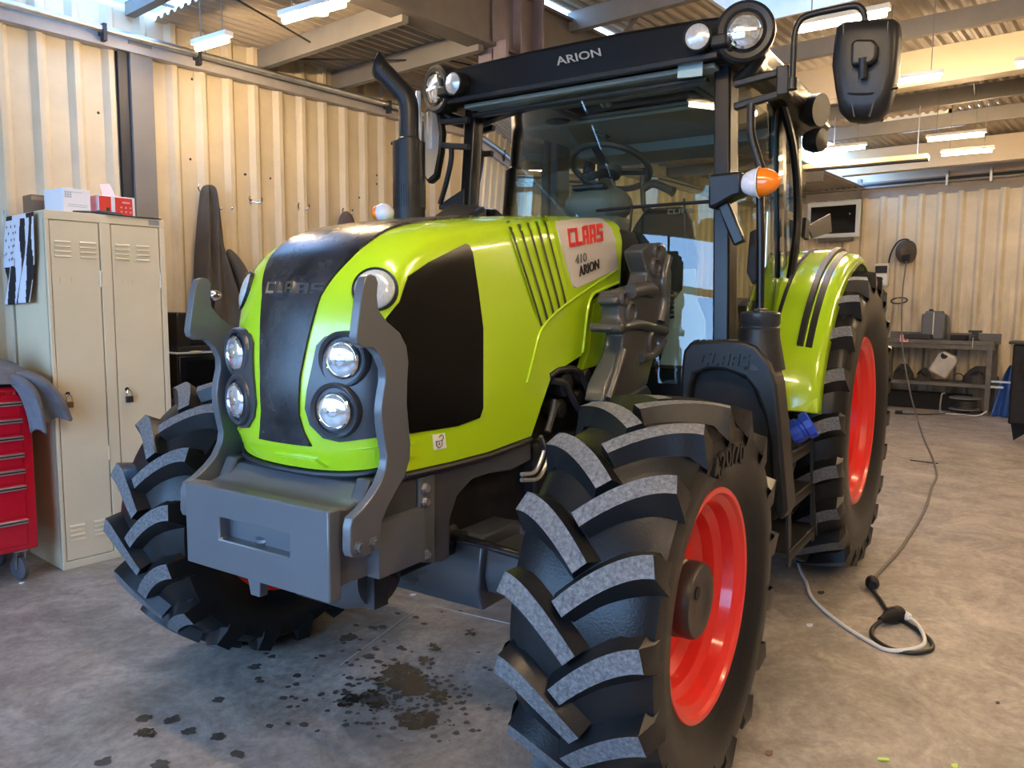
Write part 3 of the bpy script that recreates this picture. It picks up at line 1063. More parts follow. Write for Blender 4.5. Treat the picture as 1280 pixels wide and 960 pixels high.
# louvres: each blade lifts towards the rear
tops = [(286, 152), (330, 138), (375, 127), (418, 121), (462, 118), (500, 118)]
bots = [(458, 678), (488, 655), (520, 625), (548, 598), (580, 570), (606, 540)]
for k in range(5):
    tl, tr_, br_, bl = Z2(*tops[k]), Z2(tops[k + 1][0] - 3, tops[k + 1][1]), Z2(bots[k + 1][0] - 2, bots[k + 1][1]), Z2(*bots[k])
    rows = []
    for i in range(15):
        v = i / 14
        e = min(1, 7 * v + .02, 7 * (1 - v) + .02)
        L, R = (tl[0] + (bl[0] - tl[0]) * v, tl[1] + (bl[1] - tl[1]) * v), (tr_[0] + (br_[0] - tr_[0]) * v, tr_[1] + (br_[1] - tr_[1]) * v)
        row = []
        for u, h in ((0, .0055), (.06, .006), (.12, .005), (.45, .001), (.55, .001), (.92, .005), (1.0, .0055)):
            p, n = onto(L[0] + (R[0] - L[0]) * u, L[1] + (R[1] - L[1]) * u)
            row.append(p + n * (h * e + .0005))
        rows.append(row)
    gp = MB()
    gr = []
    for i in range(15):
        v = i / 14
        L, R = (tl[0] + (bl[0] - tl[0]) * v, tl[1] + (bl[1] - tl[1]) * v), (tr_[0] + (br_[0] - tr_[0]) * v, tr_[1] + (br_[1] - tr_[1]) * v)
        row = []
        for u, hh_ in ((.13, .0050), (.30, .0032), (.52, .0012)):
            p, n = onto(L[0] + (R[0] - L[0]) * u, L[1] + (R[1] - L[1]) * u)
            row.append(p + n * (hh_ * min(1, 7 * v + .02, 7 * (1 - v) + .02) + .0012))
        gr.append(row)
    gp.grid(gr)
    gp.build('louvre_shade', M_SHADE, hood)
    mirrored(gp).build('louvre_shade', M_SHADE, hood)
    b = MB().grid(rows)
    b.build('louvre', M_GREEN, hood, smooth=50)
    mirrored(b).build('louvre', M_GREEN, hood, smooth=50)
# ridge line
rd = [onto(*Z2(*p)) for p in ((392, 955), (425, 830), (460, 700), (520, 620), (600, 553), (720, 470), (838, 392))]
rdm = MB().tube(smooth_path([p + n * .001 for p, n in rd], 4), .0055, 8)
rdm.build('crease', M_GREEN, hood)
mirrored(rdm).build('crease', M_GREEN, hood)
# rear lip
lip = [onto(*p) for p in ((728, 441), (737, 376), (751, 363), (773, 353))]
lm_ = MB().tube(smooth_path([p + Vector((0, .0, 0)) for p, n in lip], 4), .007, 8)
lm_.build('edge_lip', M_GREEN, hood)
# label
LB = [Z2(*p) for p in ((535, 150), (640, 138), (745, 132), (772, 138), (815, 185), (832, 240), (848, 385), (640, 480), (622, 470), (575, 310))]
lab = decal(LB, .004, .001, 3.5).build('name_plate', M_LABEL, hood)
text_on('CLAAS', (Z2(600, 277), Z2(768, 246), Z2(765, 163), Z2(590, 186)), 'brand_letters', M_TXTRED, lab, bold=.035)
text_on('410', (Z2(630, 362), Z2(686, 346), Z2(684, 303), Z2(630, 315)), 'model_number', M_TXTGRY, lab)
text_on('ARION', (Z2(650, 424), Z2(748, 383), Z2(746, 334), Z2(646, 372)), 'model_letters', M_TXTBLK, lab, bold=.012)
# lock sticker
st = decal([Z1(714, 806), Z1(756, 800), Z1(762, 850), Z1(719, 858)], .002, .001, 6).build('lock_sticker', M_WHITE, hood)
sp_ = lambda x, y: (lambda p, n: p + n * .004)(*onto(*Z1(x, y)))
MB().tube([sp_(724, 828), sp_(746, 824), sp_(744, 842), sp_(736, 850), sp_(726, 843), sp_(724, 828)], .0012, 5).tube([sp_(744, 824), sp_(750, 816), sp_(748, 808), sp_(741, 806), sp_(735, 813)], .0014, 5).tube([sp_(735, 832), sp_(736, 840)], .0014, 5).build('lock_symbol', M_TXTBLK, st)
# bumper details: hand hole and lower moulding
hh = decal([Z1(430, 856), Z1(530, 846), Z1(560, 850), Z1(560, 893), Z1(470, 890)], 0, .012, 7, wedge=lambda x, y: .001 + .014 * max(0, min(1, (563 - y) / 14)))
hh.build('hand_hole', M_GREEN, hood, smooth=0)
mirrored(hh).build('hand_hole', M_GREEN, hood, smooth=0)
lm2 = decal([Z1(176, 868), Z1(320, 888), Z1(356, 912), Z1(240, 900), Z1(172, 886)], .012, .01, 7)
lm2.build('lower_moulding', M_GREEN, hood, smooth=0)
sr = decal([Z1(668, 826), Z1(650, 880), Z1(632, 884), Z1(636, 835)], .006, .004, 6)
sr.build('reflector_fin', M_GREEN, hood, smooth=0)
# underside seal and front shut line
sl = MB().tube(smooth_path([hood_pt(0, s) + Vector((.002, 0, -.012)) for s in (-1, -.8, -.4, 0, .4, .8, 1)], 5), .010, 8)
for sd in (1, -1):
    sl.tube([(.5, sd * HWID, .973)] + [(lambda p: (p.x, sd * (HWID - .002), p.z - .012))(T(px, py, 'y', HWID)) for px, py in ((560, 578), (610, 565), (664, 545))], .010, 8)
sl.build('bonnet_seal', M_BLACK, TR)
# green panel behind the bonnet
RP = [(728, 462), (768, 451), (778, 372), (776, 361), (764, 361), (743, 380), (737, 436)]
rp_ = decal(RP, 0, .03, 8, plane=('y', .31))
rp_.build('rear_side_panel', M_GREEN, TR)
rp2 = decal([Z2(785, 865), Z2(852, 845), Z2(862, 640), Z2(850, 612), Z2(800, 650)], .012, .01, 8, plane=('y', .31))
rp2.build('rear_side_panel', M_GREEN, TR, bevel=.004)
mirrored(rp_).build('rear_side_panel', M_GREEN, TR)

# ---- engine, frame, axle
eng = MB()
eng.box((-1.0, -.24, .62), (.42, .24, 1.5))
eng.box((-1.02, -.33, 1.0), (-.93, .33, 1.80))
eng.box((-2.9, -.22, .55), (-.95, .22, 1.05))
eng.build('engine_block', M_ENG, TR, bevel=.01)
for k, (px, py, rr) in enumerate(((697, 480, .05), (712, 495, .03), (722, 470, .035), (690, 510, .04), (735, 480, .03))):
    p = T(px, py, 'y', .27)
    MB().lathe([(rr, -.04), (rr, .04), (rr * .8, .05), (.001, .05)], p, (0, 1, 0), 14).build('engine_fitting', M_ENG if k % 2 else M_DARK, TR)
for k, pp in enumerate((((686, 470), (700, 462), (722, 464), (735, 490), (742, 510)), ((690, 476), (706, 480), (716, 500), (728, 520)), ((694, 500), (690, 520), (684, 540)))):
    MB().tube(smooth_path([T(px, py, 'y', .33) for px, py in pp], 5), .014, 8).build('hose', M_DARK, TR)
for k, pp in enumerate((((652, 593), (668, 590), (676, 575), (680, 560), (676, 545)), ((652, 600), (672, 598), (682, 582), (687, 565), (692, 558)), ((690, 575), (680, 562), (674, 548)))):
    MB().tube(smooth_path([T(px, py, 'y', .36) for px, py in pp], 5), .008, 8).build('steel_pipe', M_ZINC if k < 2 else M_DARK, TR)
for k in range(4):
    p = T(742 + k * 2.5, 499 - k * 1.6, 'y', .36)
    MB().lathe([(.018, -.005), (.018, .005)], p, (-.9, .1, .3), 12, True).build('hose_clip', M_ZINC, TR)
# side rails: the casting that carries the weight block
for sd in (1, -1):
    yy = .315 * sd
    rail = [(462, 600), (508, 592), (552, 580), (610, 566), (664, 547), (664, 575), (640, 588), (612, 592), (590, 600), (572, 620), (563, 650), (562, 698), (552, 703), (521, 703), (475, 702), (452, 690), (445, 650)]
    pts = [(lambda p: Vector((p.x, yy, p.z)))(T(px, py, 'y', .315)) for px, py in rail]
    MB().prism(pts, (0, -.05 * sd, 0)).build('side_rail', M_RAIL, TR, bevel=.006)
    fl = [(lambda p: Vector((p.x, yy + .001 * sd, p.z)))(T(px, py, 'y', .315)) for px, py in ((521, 598), (540, 592), (540, 703), (521, 702))]
    fp = MB().prism(fl, (0, .010 * sd, 0)).build('bolted_flange', mat('flange_grey', (.075, .085, .095), .35), TR, bevel=.002)
    for px, py in ((531, 610), (531, 627), (532, 693)):
        p = T(px, py, 'y', .325)
        MB().lathe([(.017, 0), (.017, .004 * sd), (.012, .004 * sd), (.012, .014 * sd), (.001, .014 * sd)], (p.x, yy + .010 * sd, p.z), (0, 1, 0), 6).build('bolt', M_ZINC, fp, smooth=0)
# shelf between block and bonnet
shelf = MB().loft([[Vector((.74, s * .30, .925)) for s in (-1, 1)] + [Vector((.74, s * .30, .70)) for s in (1, -1)],
                   [Vector((.70, s * .30, .915)) for s in (-1, 1)] + [Vector((.70, s * .30, .70)) for s in (1, -1)],
                   [Vector((.655, s * .30, .925)) for s in (-1, 1)] + [Vector((.655, s * .30, .70)) for s in (1, -1)],
                   [Vector((.615, s * .30, .962)) for s in (-1, 1)] + [Vector((.615, s * .30, .70)) for s in (1, -1)],
                   [Vector((.40, s * .30, .975)) for s in (-1, 1)] + [Vector((.40, s * .30, .70)) for s in (1, -1)]])
shelf.build('weight_carrier', M_GREY, TR, bevel=.006)
MB().lathe([(.001, -.2), (.10, -.2), (.13, -.1), (.13, .1), (.10, .2), (.001, .2)], (.46, 0, .64), (0, 1, 0), 24).build('axle_pivot', M_RAIL, TR)
MB().box((.46, .17, .55), (.52, .23, .66)).build('pivot_lug', M_DARK, TR)
# weight block with its hand slot
bw, zt, zb, bx = .314, .925, .672, .778
h0, h1 = T(273, 646, 'x', bx), T(361, 694, 'x', bx)
h2, h3 = T(361, 668, 'x', bx), T(275, 677, 'x', bx)
sy0, sy1, sz0, sz1 = (h0.y + h3.y) / 2, (h1.y + h2.y) / 2, (h1.z + h3.z) / 2, (h0.z + h2.z) / 2
bk = MB()
tk = .045
bk.box((bx - tk, -bw, zb), (bx, bw, sz0)).box((bx - tk, -bw, sz1), (bx, bw, zt)).box((bx - tk, -bw, sz0), (bx, sy0, sz1)).box((bx - tk, sy1, sz0), (bx, bw, sz1))
blk = MB()
O = [(-bw, zb), (bw, zb), (bw, zt), (-bw, zt)]
I = [(sy0, sz0), (sy1, sz0), (sy1, sz1), (sy0, sz1)]
vs = [(bx, y, z) for y, z in O] + [(bx, y, z) for y, z in I] + [(bx - tk, y, z) for y, z in O] + [(bx - tk, y, z) for y, z in I]
fs = []
for i in range(4):
    j = (i + 1) % 4
    fs += [(i, j, j + 4, i + 4), (8 + i, 12 + i, 12 + j, 8 + j), (i, 8 + i, 8 + j, j), (4 + i, 4 + j, 12 + j, 12 + i)]
blk.add(vs, fs)
block = blk.build('weight_block', M_GREY, TR, bevel=.005)
MB().box((bx - .10, sy0 - .01, sz0 - .01), (bx - .095, sy1 + .01, sz1 + .01)).box((bx - .10, sy0 - .01, sz0 - .012), (bx - tk, sy1 + .01, sz0 - .001)).box((bx - .10, sy1 + .001, sz0), (bx - tk, sy1 + .01, sz1)).box((bx - .10, sy0 - .01, sz0), (bx - tk, sy0 - .001, sz1)).box((bx - .10, sy0, sz1 + .001), (bx - tk, sy1, sz1 + .01)).build('slot_lining', M_GREY, block)
p = T(337, 678, 'x', bx - .06)
MB().lathe([(.016, -.012), (.03, -.006), (.034, .004), (.03, .012), (.018, .015), (.014, .005), (.014, -.012)], (p.x, p.y - .012, p.z + .012), (.35, 0, .94), 20).build('tow_eye', M_GREY, block)
MB().lathe([(.0145, 0), (.001, 0)], (p.x + .002, p.y - .012, p.z + .014), (.35, 0, .94), 16).build('eye_hole', M_ENG, block)
p = T(322, 735, 'x', bx - .02)
MB().prism([(bx - .04, p.y - .035, zb + .01), (bx - .04, p.y + .025, zb + .01), (bx - .04, p.y + .02, zb - .05), (bx - .04, p.y - .02, zb - .05)], (.03, 0, 0)).build('block_tongue', M_GREY, block, bevel=.003)
MB().box((.66, -.22, .675), (bx - .05, .22, .90)).build('block_core', M_ENG, TR)
# curved guard arms
ARM = [(457.5, 345.5), (464, 342.6), (470, 345), (473, 353), (471.5, 370), (473.5, 387), (484, 402), (500, 416), (508.5, 433), (511, 452), (509.5, 476), (509, 505), (511.5, 535), (513.5, 556), (512.5, 575), (506, 596), (497, 612), (484, 636), (478, 652), (474, 678), (470, 687), (457.5, 696), (440, 697), (437.6, 690), (438, 660), (441, 648), (452, 638), (465, 622), (475, 606), (482, 587), (484, 571), (480.5, 550), (477.5, 528), (477, 512), (479, 495), (482, 478), (482, 462), (476, 446), (467, 435), (455, 435), (447.5, 430), (446, 422), (448, 405), (451, 381), (453.5, 360)]
for sd in (1, -1):
    pts = [(lambda p: Vector((p.x, sd * .372, p.z)))(T(px, py, 'y', .372)) for px, py in ARM]
    arm = MB().prism(pts, (0, -.030 * sd, 0)).build('guard_arm', M_GREY, TR, bevel=.003, smooth=30)
    for px, py in ((448, 684), (467, 679)):
        p = T(px, py, 'y', .372)
        MB().lathe([(.018, 0), (.018, .004 * sd), (.013, .004 * sd), (.013, .015 * sd), (.001, .015 * sd)], (p.x, .372 * sd, p.z), (0, 1, 0), 6).build('bolt', M_GREY, arm, smooth=0)
    MB().box((.42, sd * .30, .70), (.62, sd * .345, .86)).build('arm_spacer', M_GREY, TR)
# axle beam, hubs and steering rod
ax_ = MB()
ax_.loft([[Vector((x_, y, z_)) for x_, z_ in ((-.09, .50), (.10, .50), (.12, .56), (.10, .66), (-.09, .66))] for y in (-.72, -.35)])
ax_.loft([[Vector((x_, y, z_)) for x_, z_ in ((-.11, .44), (.12, .44), (.15, .52), (.12, .70), (-.11, .70))] for y in (-.35, .35)])
ax_.loft([[Vector((x_, y, z_)) for x_, z_ in ((-.09, .50), (.10, .50), (.12, .56), (.10, .66), (-.09, .66))] for y in (.35, .72)])
ax_.lathe([(.001, -.17), (.12, -.17), (.15, -.05), (.15, .05), (.12, .17), (.001, .17)], (.02, 0, .57), (0, 1, 0), 24)
ax_.build('front_axle', M_RAIL, TR, bevel=.008)
for sd in (1, -1):
    MB().lathe([(.001, 0), (.13, 0), (.15, .03), (.15, .10), (.12, .16), (.12, .22)], (0, .70 * sd, .592), (0, sd, 0), 28).build('axle_hub', M_GREY, TR)
    MB().tube([(.16, .05 * sd, .70), (.17, .40 * sd, .69), (.15, .66 * sd, .66)], [.02, .014, .014], 10).build('steering_rod', M_BLACKG, TR)
MB().lathe([(.035, -.2), (.035, .2), (.02, .21), (.02, .25)], (.16, .05, .70), (0, 1, 0), 16, True).build('steering_cylinder', M_BLACK, TR)
MB().box((-.75, -.30, .62), (-.30, .30, .95)).build('front_frame', M_ENG, TR, bevel=.02)
MB().lathe([(.001, -.5), (.11, -.5), (.11, .5), (.001, .5)], (-2.557, 0, .825), (0, 1, 0), 24).build('rear_axle', M_ENG, TR)
# ---- exhaust stack
ex = Vector((-.80, -.757, 0))
es = empty('exhaust_stack', (ex.x, ex.y, 1.7), 0, TR)
MB().lathe([(.001, -.5), (.078, -.5), (.078, .245)], (0, 0, 0), (0, 0, 1), 32).lathe([(.001, .56), (.080, .56), (.080, .35)], (0, 0, 0), (0, 0, 1), 32).build('heat_shield', M_BLACK, es)
# perforated section: a real lattice round a dark core
pf = MB()
nz_, na_ = 14, 40
for k in range(na_):
    a = 2 * PI * k / na_
    pf.box((-.001, -.001, 0), (.001, .001, 0))if False else None
    c_, s_ = math.cos(a), math.sin(a)
    pf.beam((.079 * c_, .079 * s_, .24), (.079 * c_, .079 * s_, .36), .006, .003, (c_, s_, 0))
for k in range(nz_ + 1):
    z_ = .242 + .116 * k / nz_
    pf.lathe([(.0775, z_ - .0022), (.0802, z_ - .0022), (.0802, z_ + .0022), (.0775, z_ + .0022)], (0, 0, 0), (0, 0, 1), 40)
pf.build('perforated_band', M_BLACK, es, smooth=0)
MB().lathe([(.070, .2), (.070, .4)], (0, 0, 0), (0, 0, 1), 24).build('inner_core', mat('inner_metal', (.12, .12, .13), .4), es)
MB().lathe([(.055, .55), (.055, .575), (.050, .58)], (0, 0, 0), (0, 0, 1), 24).build('collar', M_BLACK, es)
pth = smooth_path([(0, 0, .55), (0, 0, .62), (0, 0, .72), (.008, -.012, .775), (.03, -.045, .82), (.055, -.085, .87), (.075, -.115, .905)], 5)
pp = MB()
pp.tube(pth, .047, 22, False)
# slash-cut outlet
n22 = 22
for j in range(n22):
    i_ = len(pp.v) - n22 + j
    x_, y_, z_ = pp.v[i_]
    up = max(0, (z_ - .905) / .047 * .5 + .5)
    pp.v[i_] = (x_ + .035 * up, y_ - .02 * up, z_ + .05 * up)
pp.build('tail_pipe', M_BLACK, es, solid=.004)
MB().box((-.02, -.10, .555), (.02, -.078, .57)).build('shield_tab', M_BLACK, es)
# black cover between stack and bonnet
MB().loft([[Vector(p) for p in r] for r in (
    [(-.58, -.80, 1.68), (-.58, -.55, 1.72), (-.58, -.55, 1.82), (-.58, -.80, 1.78)],
    [(-.9, -.84, 1.70), (-.9, -.55, 1.72), (-.9, -.52, 1.88), (-.9, -.84, 1.84)],
    [(-1.15, -.78, 1.70), (-1.15, -.55, 1.72), (-1.15, -.52, 1.98), (-1.15, -.76, 2.02)])]).build('stack_cover', M_BLACK, TR, bevel=.03, seg=3)

# ---- cab
XW, YW = -1.20, .70


def ws(y, z):
    """windscreen surface, bowed forward"""
    return XW + .08 * (1 - (y / YW) ** 2) - .03 * (z - 1.8) / .7


def half_w(z):
    return .725 - .05 * (z - 1.3) / 1.2


rows = [[Vector((ws(YW * s, z), half_w(z) * s, z)) for s in [k / 10 - 1 for k in range(21)]] for z in (1.12, 1.4, 1.7, 2.0, 2.3, 2.50)]
wsm = MB().grid(rows).build('windscreen', M_GLASS, TR)
# the lower border strip of the screen and a pale sticker at its top
for sd in (1, -1):
    P_ = [Vector((ws(.70, z) + .01, sd * (half_w(z) + .005), z)) for z in (1.05, 1.35, 1.7, 2.05, 2.35, 2.52)]
    rings = []
    for p in P_:
        rings.append([p + Vector(q) for q in ((.035, -.045 * sd, 0), (.03, .025 * sd, 0), (-.06, .035 * sd, 0), (-.09, -.01 * sd, 0), (-.03, -.05 * sd, 0))])
    MB().loft(rings).build('cab_pillar', M_ROOF, TR, bevel=.008, seg=2)
    # rear door post, corner post and their rails
    MB().tube(smooth_path([Vector((x_, sd * y_, z_)) for x_, y_, z_ in ((-2.06, .70, 2.52), (-2.14, .745, 2.30), (-2.20, .765, 2.0), (-2.17, .765, 1.75), (-2.05, .76, 1.52), (-1.85, .755, 1.40), (-1.45, .75, 1.22), (-1.22, .735, 1.14))], 5), .022, 8).build('door_frame', M_ROOF, TR)
    MB().beam((-2.20, sd * .70, 1.3), (-2.12, sd * .66, 2.52), .05, .16, (1, 0, 0)).build('door_post', M_INT if sd < 0 else M_ROOF, TR, bevel=.01)
    MB().beam((-2.72, sd * .66, 1.5), (-2.66, sd * .62, 2.52), .06, .09, (1, 0, 0)).build('corner_post', M_ROOF, TR, bevel=.01)
    # door glass
    dg = [[Vector((x_, sd * (half_w(z_) + .012 + .03 * math.sin(PI * min(1, max(0, (-1.24 - x_) / .9)))), z_)) for x_ in (-1.25, -1.45, -1.65, -1.85, -2.05 - .1 * math.sin((z_ - 1.3) * 2.4))] for z_ in (1.25, 1.5, 1.75, 2.0, 2.25, 2.5)]
    MB().grid(dg).build('door_glass', M_SIDEGL, TR)
    MB().grid([[Vector((x_, sd * (half_w(z_) + .005), z_)) for x_ in (-2.22, -2.45, -2.68)] for z_ in (1.55, 2.0, 2.5)]).build('quarter_glass', M_SIDEGL, TR)
    MB().box((-2.7, sd * .69, 1.95), (-2.22, sd * .705, 1.99)).build('quarter_rail', M_INT, TR)
MB().grid([[Vector((-2.72 + .03 * (z_ - 2), y_, z_)) for y_ in (-.64, 0, .64)] for z_ in (1.5, 2.0, 2.5)]).build('rear_glass', M_SIDEGL, TR)
# roof: rounded black shell, grey lining with a hatch
RX0, RX1, RYW, RZ0, RZ1 = -1.02, -2.85, .775, 2.50, 2.665


def roof_ring(x, t, k):
    """cross-section of the roof shell"""
    w = RYW - .05 * (1 - k)
    zt = RZ0 + (RZ1 + t - RZ0) * k
    pts = [(-w + .02, RZ0), (-w - .01, RZ0 + .04), (-w, zt - .05), (-w + .05, zt - .008), (-w + .15, zt)]
    pts += [(-w * .3, zt + .012), (w * .3, zt + .012)]
    pts += [(-y, z) for y, z in reversed(pts[:5])]
    return [Vector((x, y, z)) for y, z in pts]


rr = [roof_ring(-1.045, -.012, 1), roof_ring(-1.075, .0, 1), roof_ring(-1.14, .006, 1), roof_ring(-1.5, .02, 1), roof_ring(-2.2, .02, 1), roof_ring(-2.7, 0, 1), roof_ring(-2.85, -.05, 1)]
roof = MB().loft(rr).build('cab_roof', M_ROOF, TR)
cut = MB().box((-1.66, -.26, 2.3), (-1.38, .48, 3.0)).build('roof_cutter', M_ROOF, TR)
bo = roof.modifiers.new('hatch', 'BOOLEAN')
bo.operation, bo.object, bo.solver = 'DIFFERENCE', cut, 'EXACT'
bpy.context.view_layer.update()
me_ = bpy.data.meshes.new_from_object(roof.evaluated_get(bpy.context.evaluated_depsgraph_get()))
roof.modifiers.clear()
roof.data = me_
bpy.data.objects.remove(cut)
bv = roof.modifiers.new('bevel', 'BEVEL')
bv.width, bv.segments, bv.limit_method, bv.angle_limit = .012, 2, 'ANGLE', math.radians(30)
text_on('ARION', (T(1, 1, 'x', 0).to_tuple()[:0] or (697, 82), (752, 70), (750, 60), (694, 72)), 'roof_letters', mat('grey_letters', (.30, .30, .30), .4), roof, plane=('x', -1.04), off=.0015, depth=.002, bold=.012)
MB().box((-1.055, -.70, 2.485), (-1.03, .70, 2.51)).build('visor_edge', M_BLACK, roof, bevel=.004)
ln_ = MB()
hx0, hx1, hy0, hy1 = -1.66, -1.38, -.26, .48
ln_.box((-1.12, -.66, 2.475), (hx1, .66, 2.497)).box((hx0, -.66, 2.475), (hx1, hy0, 2.497)).box((hx0, hy1, 2.475), (hx1, .66, 2.497)).box((-2.3, -.66, 2.455), (hx0, .66, 2.497)).box((-2.68, -.62, 2.40), (-2.3, .62, 2.497))
ln_.build('roof_lining', M_LINER, TR, bevel=.006)
MB().box((hx0 - .03, hy0 - .03, 2.69), (hx1 + .03, hy1 + .03, 2.70)).build('roof_hatch', glass('hatch_glass', (.62, .66, .65), boost=.6), TR)
MB().box((hx0 - .02, hy0 - .02, 2.470), (hx0 + .012, hy1 + .02, 2.478)).box((hx1 - .012, hy0 - .02, 2.470), (hx1 + .02, hy1 + .02, 2.478)).box((hx0, hy0 - .02, 2.470), (hx1, hy0 + .012, 2.478)).box((hx0, hy1 - .012, 2.470), (hx1, hy1 + .02, 2.478)).build('hatch_frame', M_INT, TR)
p = T(757, 127, 'z', 2.47)
MB().lathe([(.03, 0), (.03, -.012), (.012, -.03), (.001, -.03)], p, (0, 0, 1), 14).build('hatch_catch', M_CHROME, TR)
p = T(697, 152, 'z', 2.46)
MB().ball(p, .05, 16, (1.1, 1.5, .25)).build('speaker_grille', M_BLACK, TR)
MB().beam(T(742, 165, 'x', -1.6), T(760, 172, 'x', -1.6), .07, .02).build('roof_switch_panel', M_BLACK, TR, bevel=.004)
MB().beam((-1.16, -.62, 2.44), (-1.16, .62, 2.44), .05, .02).build('sun_blind', M_BLACK, TR, bevel=.006)
stk = [(848, 81), (879, 77), (878, 95), (847, 98)]
decal(stk, .004, .001, 12, plane=('x', -1.085)).build('windscreen_sticker', mat('pale_sticker', (.30, .42, .44), .5), wsm, smooth=0)
# driver's place
MB().box((-2.6, -.62, 1.00), (-1.22, .62, 1.18)).build('cab_floor', M_ENG, TR, bevel=.01)
MB().box((-2.72, -.62, 1.15), (-2.5, .62, 1.52)).build('cab_rear_wall', M_SEAT, TR, bevel=.02)
sc_ = MB()
for (x0, z0, hw_) in ((-1.13, 1.15, .10),):
    pass
col = MB().loft([[Vector((x_ + a, b, z_)) for a, b in ((-.09, -w), (.09, -w), (.09, w), (-.09, w))] for x_, z_, w in ((-1.22, 1.15, .16), (-1.25, 1.6, .15), (-1.32, 1.9, .17))])
col.build('steering_column', M_INT, TR, bevel=.03, seg=3)
MB().ball((-1.36, .0, 1.965), .17, 20, (.8, 1.05, .62)).build('dash_hump', M_INT, TR)
MB().box((-1.30, -.09, 2.03), (-1.24, .09, 2.06)).build('dash_display', M_BLACK, TR, bevel=.01)
sw = empty('steering_wheel', (-1.55, -.03, 2.185), 0, TR)
axs = Vector((-.42, 0, .90)).normalized()
MB().lathe([(.205 + .017 * math.cos(a), .017 * math.sin(a)) for a in [2 * PI * k / 10 for k in range(11)]], (0, 0, 0), axs, 40).build('wheel_rim', M_SEAT, sw)
MB().lathe([(.001, -.05), (.06, -.045), (.07, -.01), (.05, .005), (.001, .008)], (0, 0, 0), axs, 24).build('wheel_hub', M_SEAT, sw)
sx_ = axs.cross(Vector((0, 1, 0))).normalized()
for a in (.35, PI - .35, 1.5 * PI):
    d = Vector((0, 1, 0)) * math.cos(a) + sx_ * math.sin(a)
    MB().beam(d * .05 - axs * .02, d * .20, .05, .014, axs).build('spoke', M_SEAT, sw, bevel=.004)
MB().tube([(.03, 0, -.08), (.12, 0, -.28)], .045, 14).build('wheel_shaft', M_SEAT, sw)
p = T(842, 240, 'x', -1.5)
MB().tube(smooth_path([T(805, 235, 'x', -1.5), T(818, 230, 'x', -1.5), p], 5), [.02] * 10 + [.026], 10).build('shift_lever', M_SEAT, TR)
MB().tube(smooth_path([T(803, 220, 'x', -1.5), T(804, 250, 'x', -1.5), T(806, 262, 'x', -1.5), T(812, 258, 'x', -1.5)], 4), .014, 8).build('column_lever', M_SEAT, TR)
# seat
MB().loft([[Vector((x_, y_ * w, z_)) for y_ in (-1, 1)] + [Vector((x_ - .12, y_ * w * .9, z_)) for y_ in (1, -1)] for x_, z_, w in ((-2.02, 1.52, .25), (-2.10, 1.75, .25), (-2.18, 1.96, .18), (-2.20, 2.05, .12))]).build('seat_backrest', M_SEAT, TR, bevel=.03, seg=3)
MB().box((-2.05, -.26, 1.42), (-1.52, .26, 1.55)).build('seat_cushion', M_SEAT, TR, bevel=.04, seg=3)
MB().box((-1.95, -.2, 1.15), (-1.6, .2, 1.42)).build('seat_base', M_ENG, TR)
text_on('CLAAS', ((835, 268), (868, 266), (869, 260), (836, 262)), 'seat_letters', mat('seat_thread', (.22, .22, .22), .6), TR, plane=('x', -2.15), off=.01, depth=.001, bold=.01)
# pale post and vented panel seen low through the screen
MB().loft([[T(px, py, 'x', -1.42) for px, py in r] + [T(px, py, 'x', -1.50) for px, py in reversed(r)] for r in (((820, 476), (884, 480)), ((836, 400), (882, 400)), ((842, 375), (872, 375)), ((853, 362), (871, 362)), ((854, 336), (870, 336)))]).build('lever_console', mat('pale_trim', (.42, .50, .50), .5), TR, bevel=.006)
MB().beam(T(862, 336, 'x', -1.45), T(861, 321, 'x', -1.45), .05, .07, (1, 0, 0)).build('console_knob', M_SEAT, TR, bevel=.004)
MB().tube([T(859, 322, 'x', -1.45), T(856, 270, 'x', -1.45), T(855, 248, 'x', -1.45)], .006, 6).build('thin_lever', M_SEAT, TR)
for k in range(8):
    a, b = T(837, 355 + k * 6, 'x', -1.405), T(842, 354 + k * 6, 'x', -1.405)
    MB().beam(a, b, .012, .012).build('vent_slot', M_SEAT, TR)
MB().box((-2.3, .5, 1.18), (-1.5, .66, 1.5)).build('side_console', M_SEAT, TR, bevel=.03)
MB().prism([T(px, py, 'x', -1.27) for px, py in ((633, 140), (645, 143), (646, 160), (640, 176), (629, 180), (627, 165))], (-.03, 0, 0)).build('inner_mirror', M_BLACK, TR, bevel=.006)
MB().tube([T(612, 146, 'x', -1.26), T(624, 152, 'x', -1.27), T(632, 158, 'x', -1.28)], .008, 8).build('inner_mirror_arm', M_BLACK, TR)
# wiper
MB().tube([T(746, 263, 'x', -1.075), T(790, 259, 'x', -1.06), T(886, 252, 'x', -1.07)], .008, 8).build('wiper_blade', M_ENG, TR)
MB().tube([T(790, 256, 'x', -1.06), T(788, 285, 'x', -1.05), T(785, 300, 'x', -1.05)], .006, 8).build('wiper_arm', M_ENG, TR)
# black ducting right behind the bonnet
MB().prism([T(px, py, 'y', .33) for px, py in ((775, 286), (793, 290), (801, 310), (802, 470), (778, 470))], (0, -.2, 0)).build('firewall_cover', M_ENG, TR, bevel=.008)

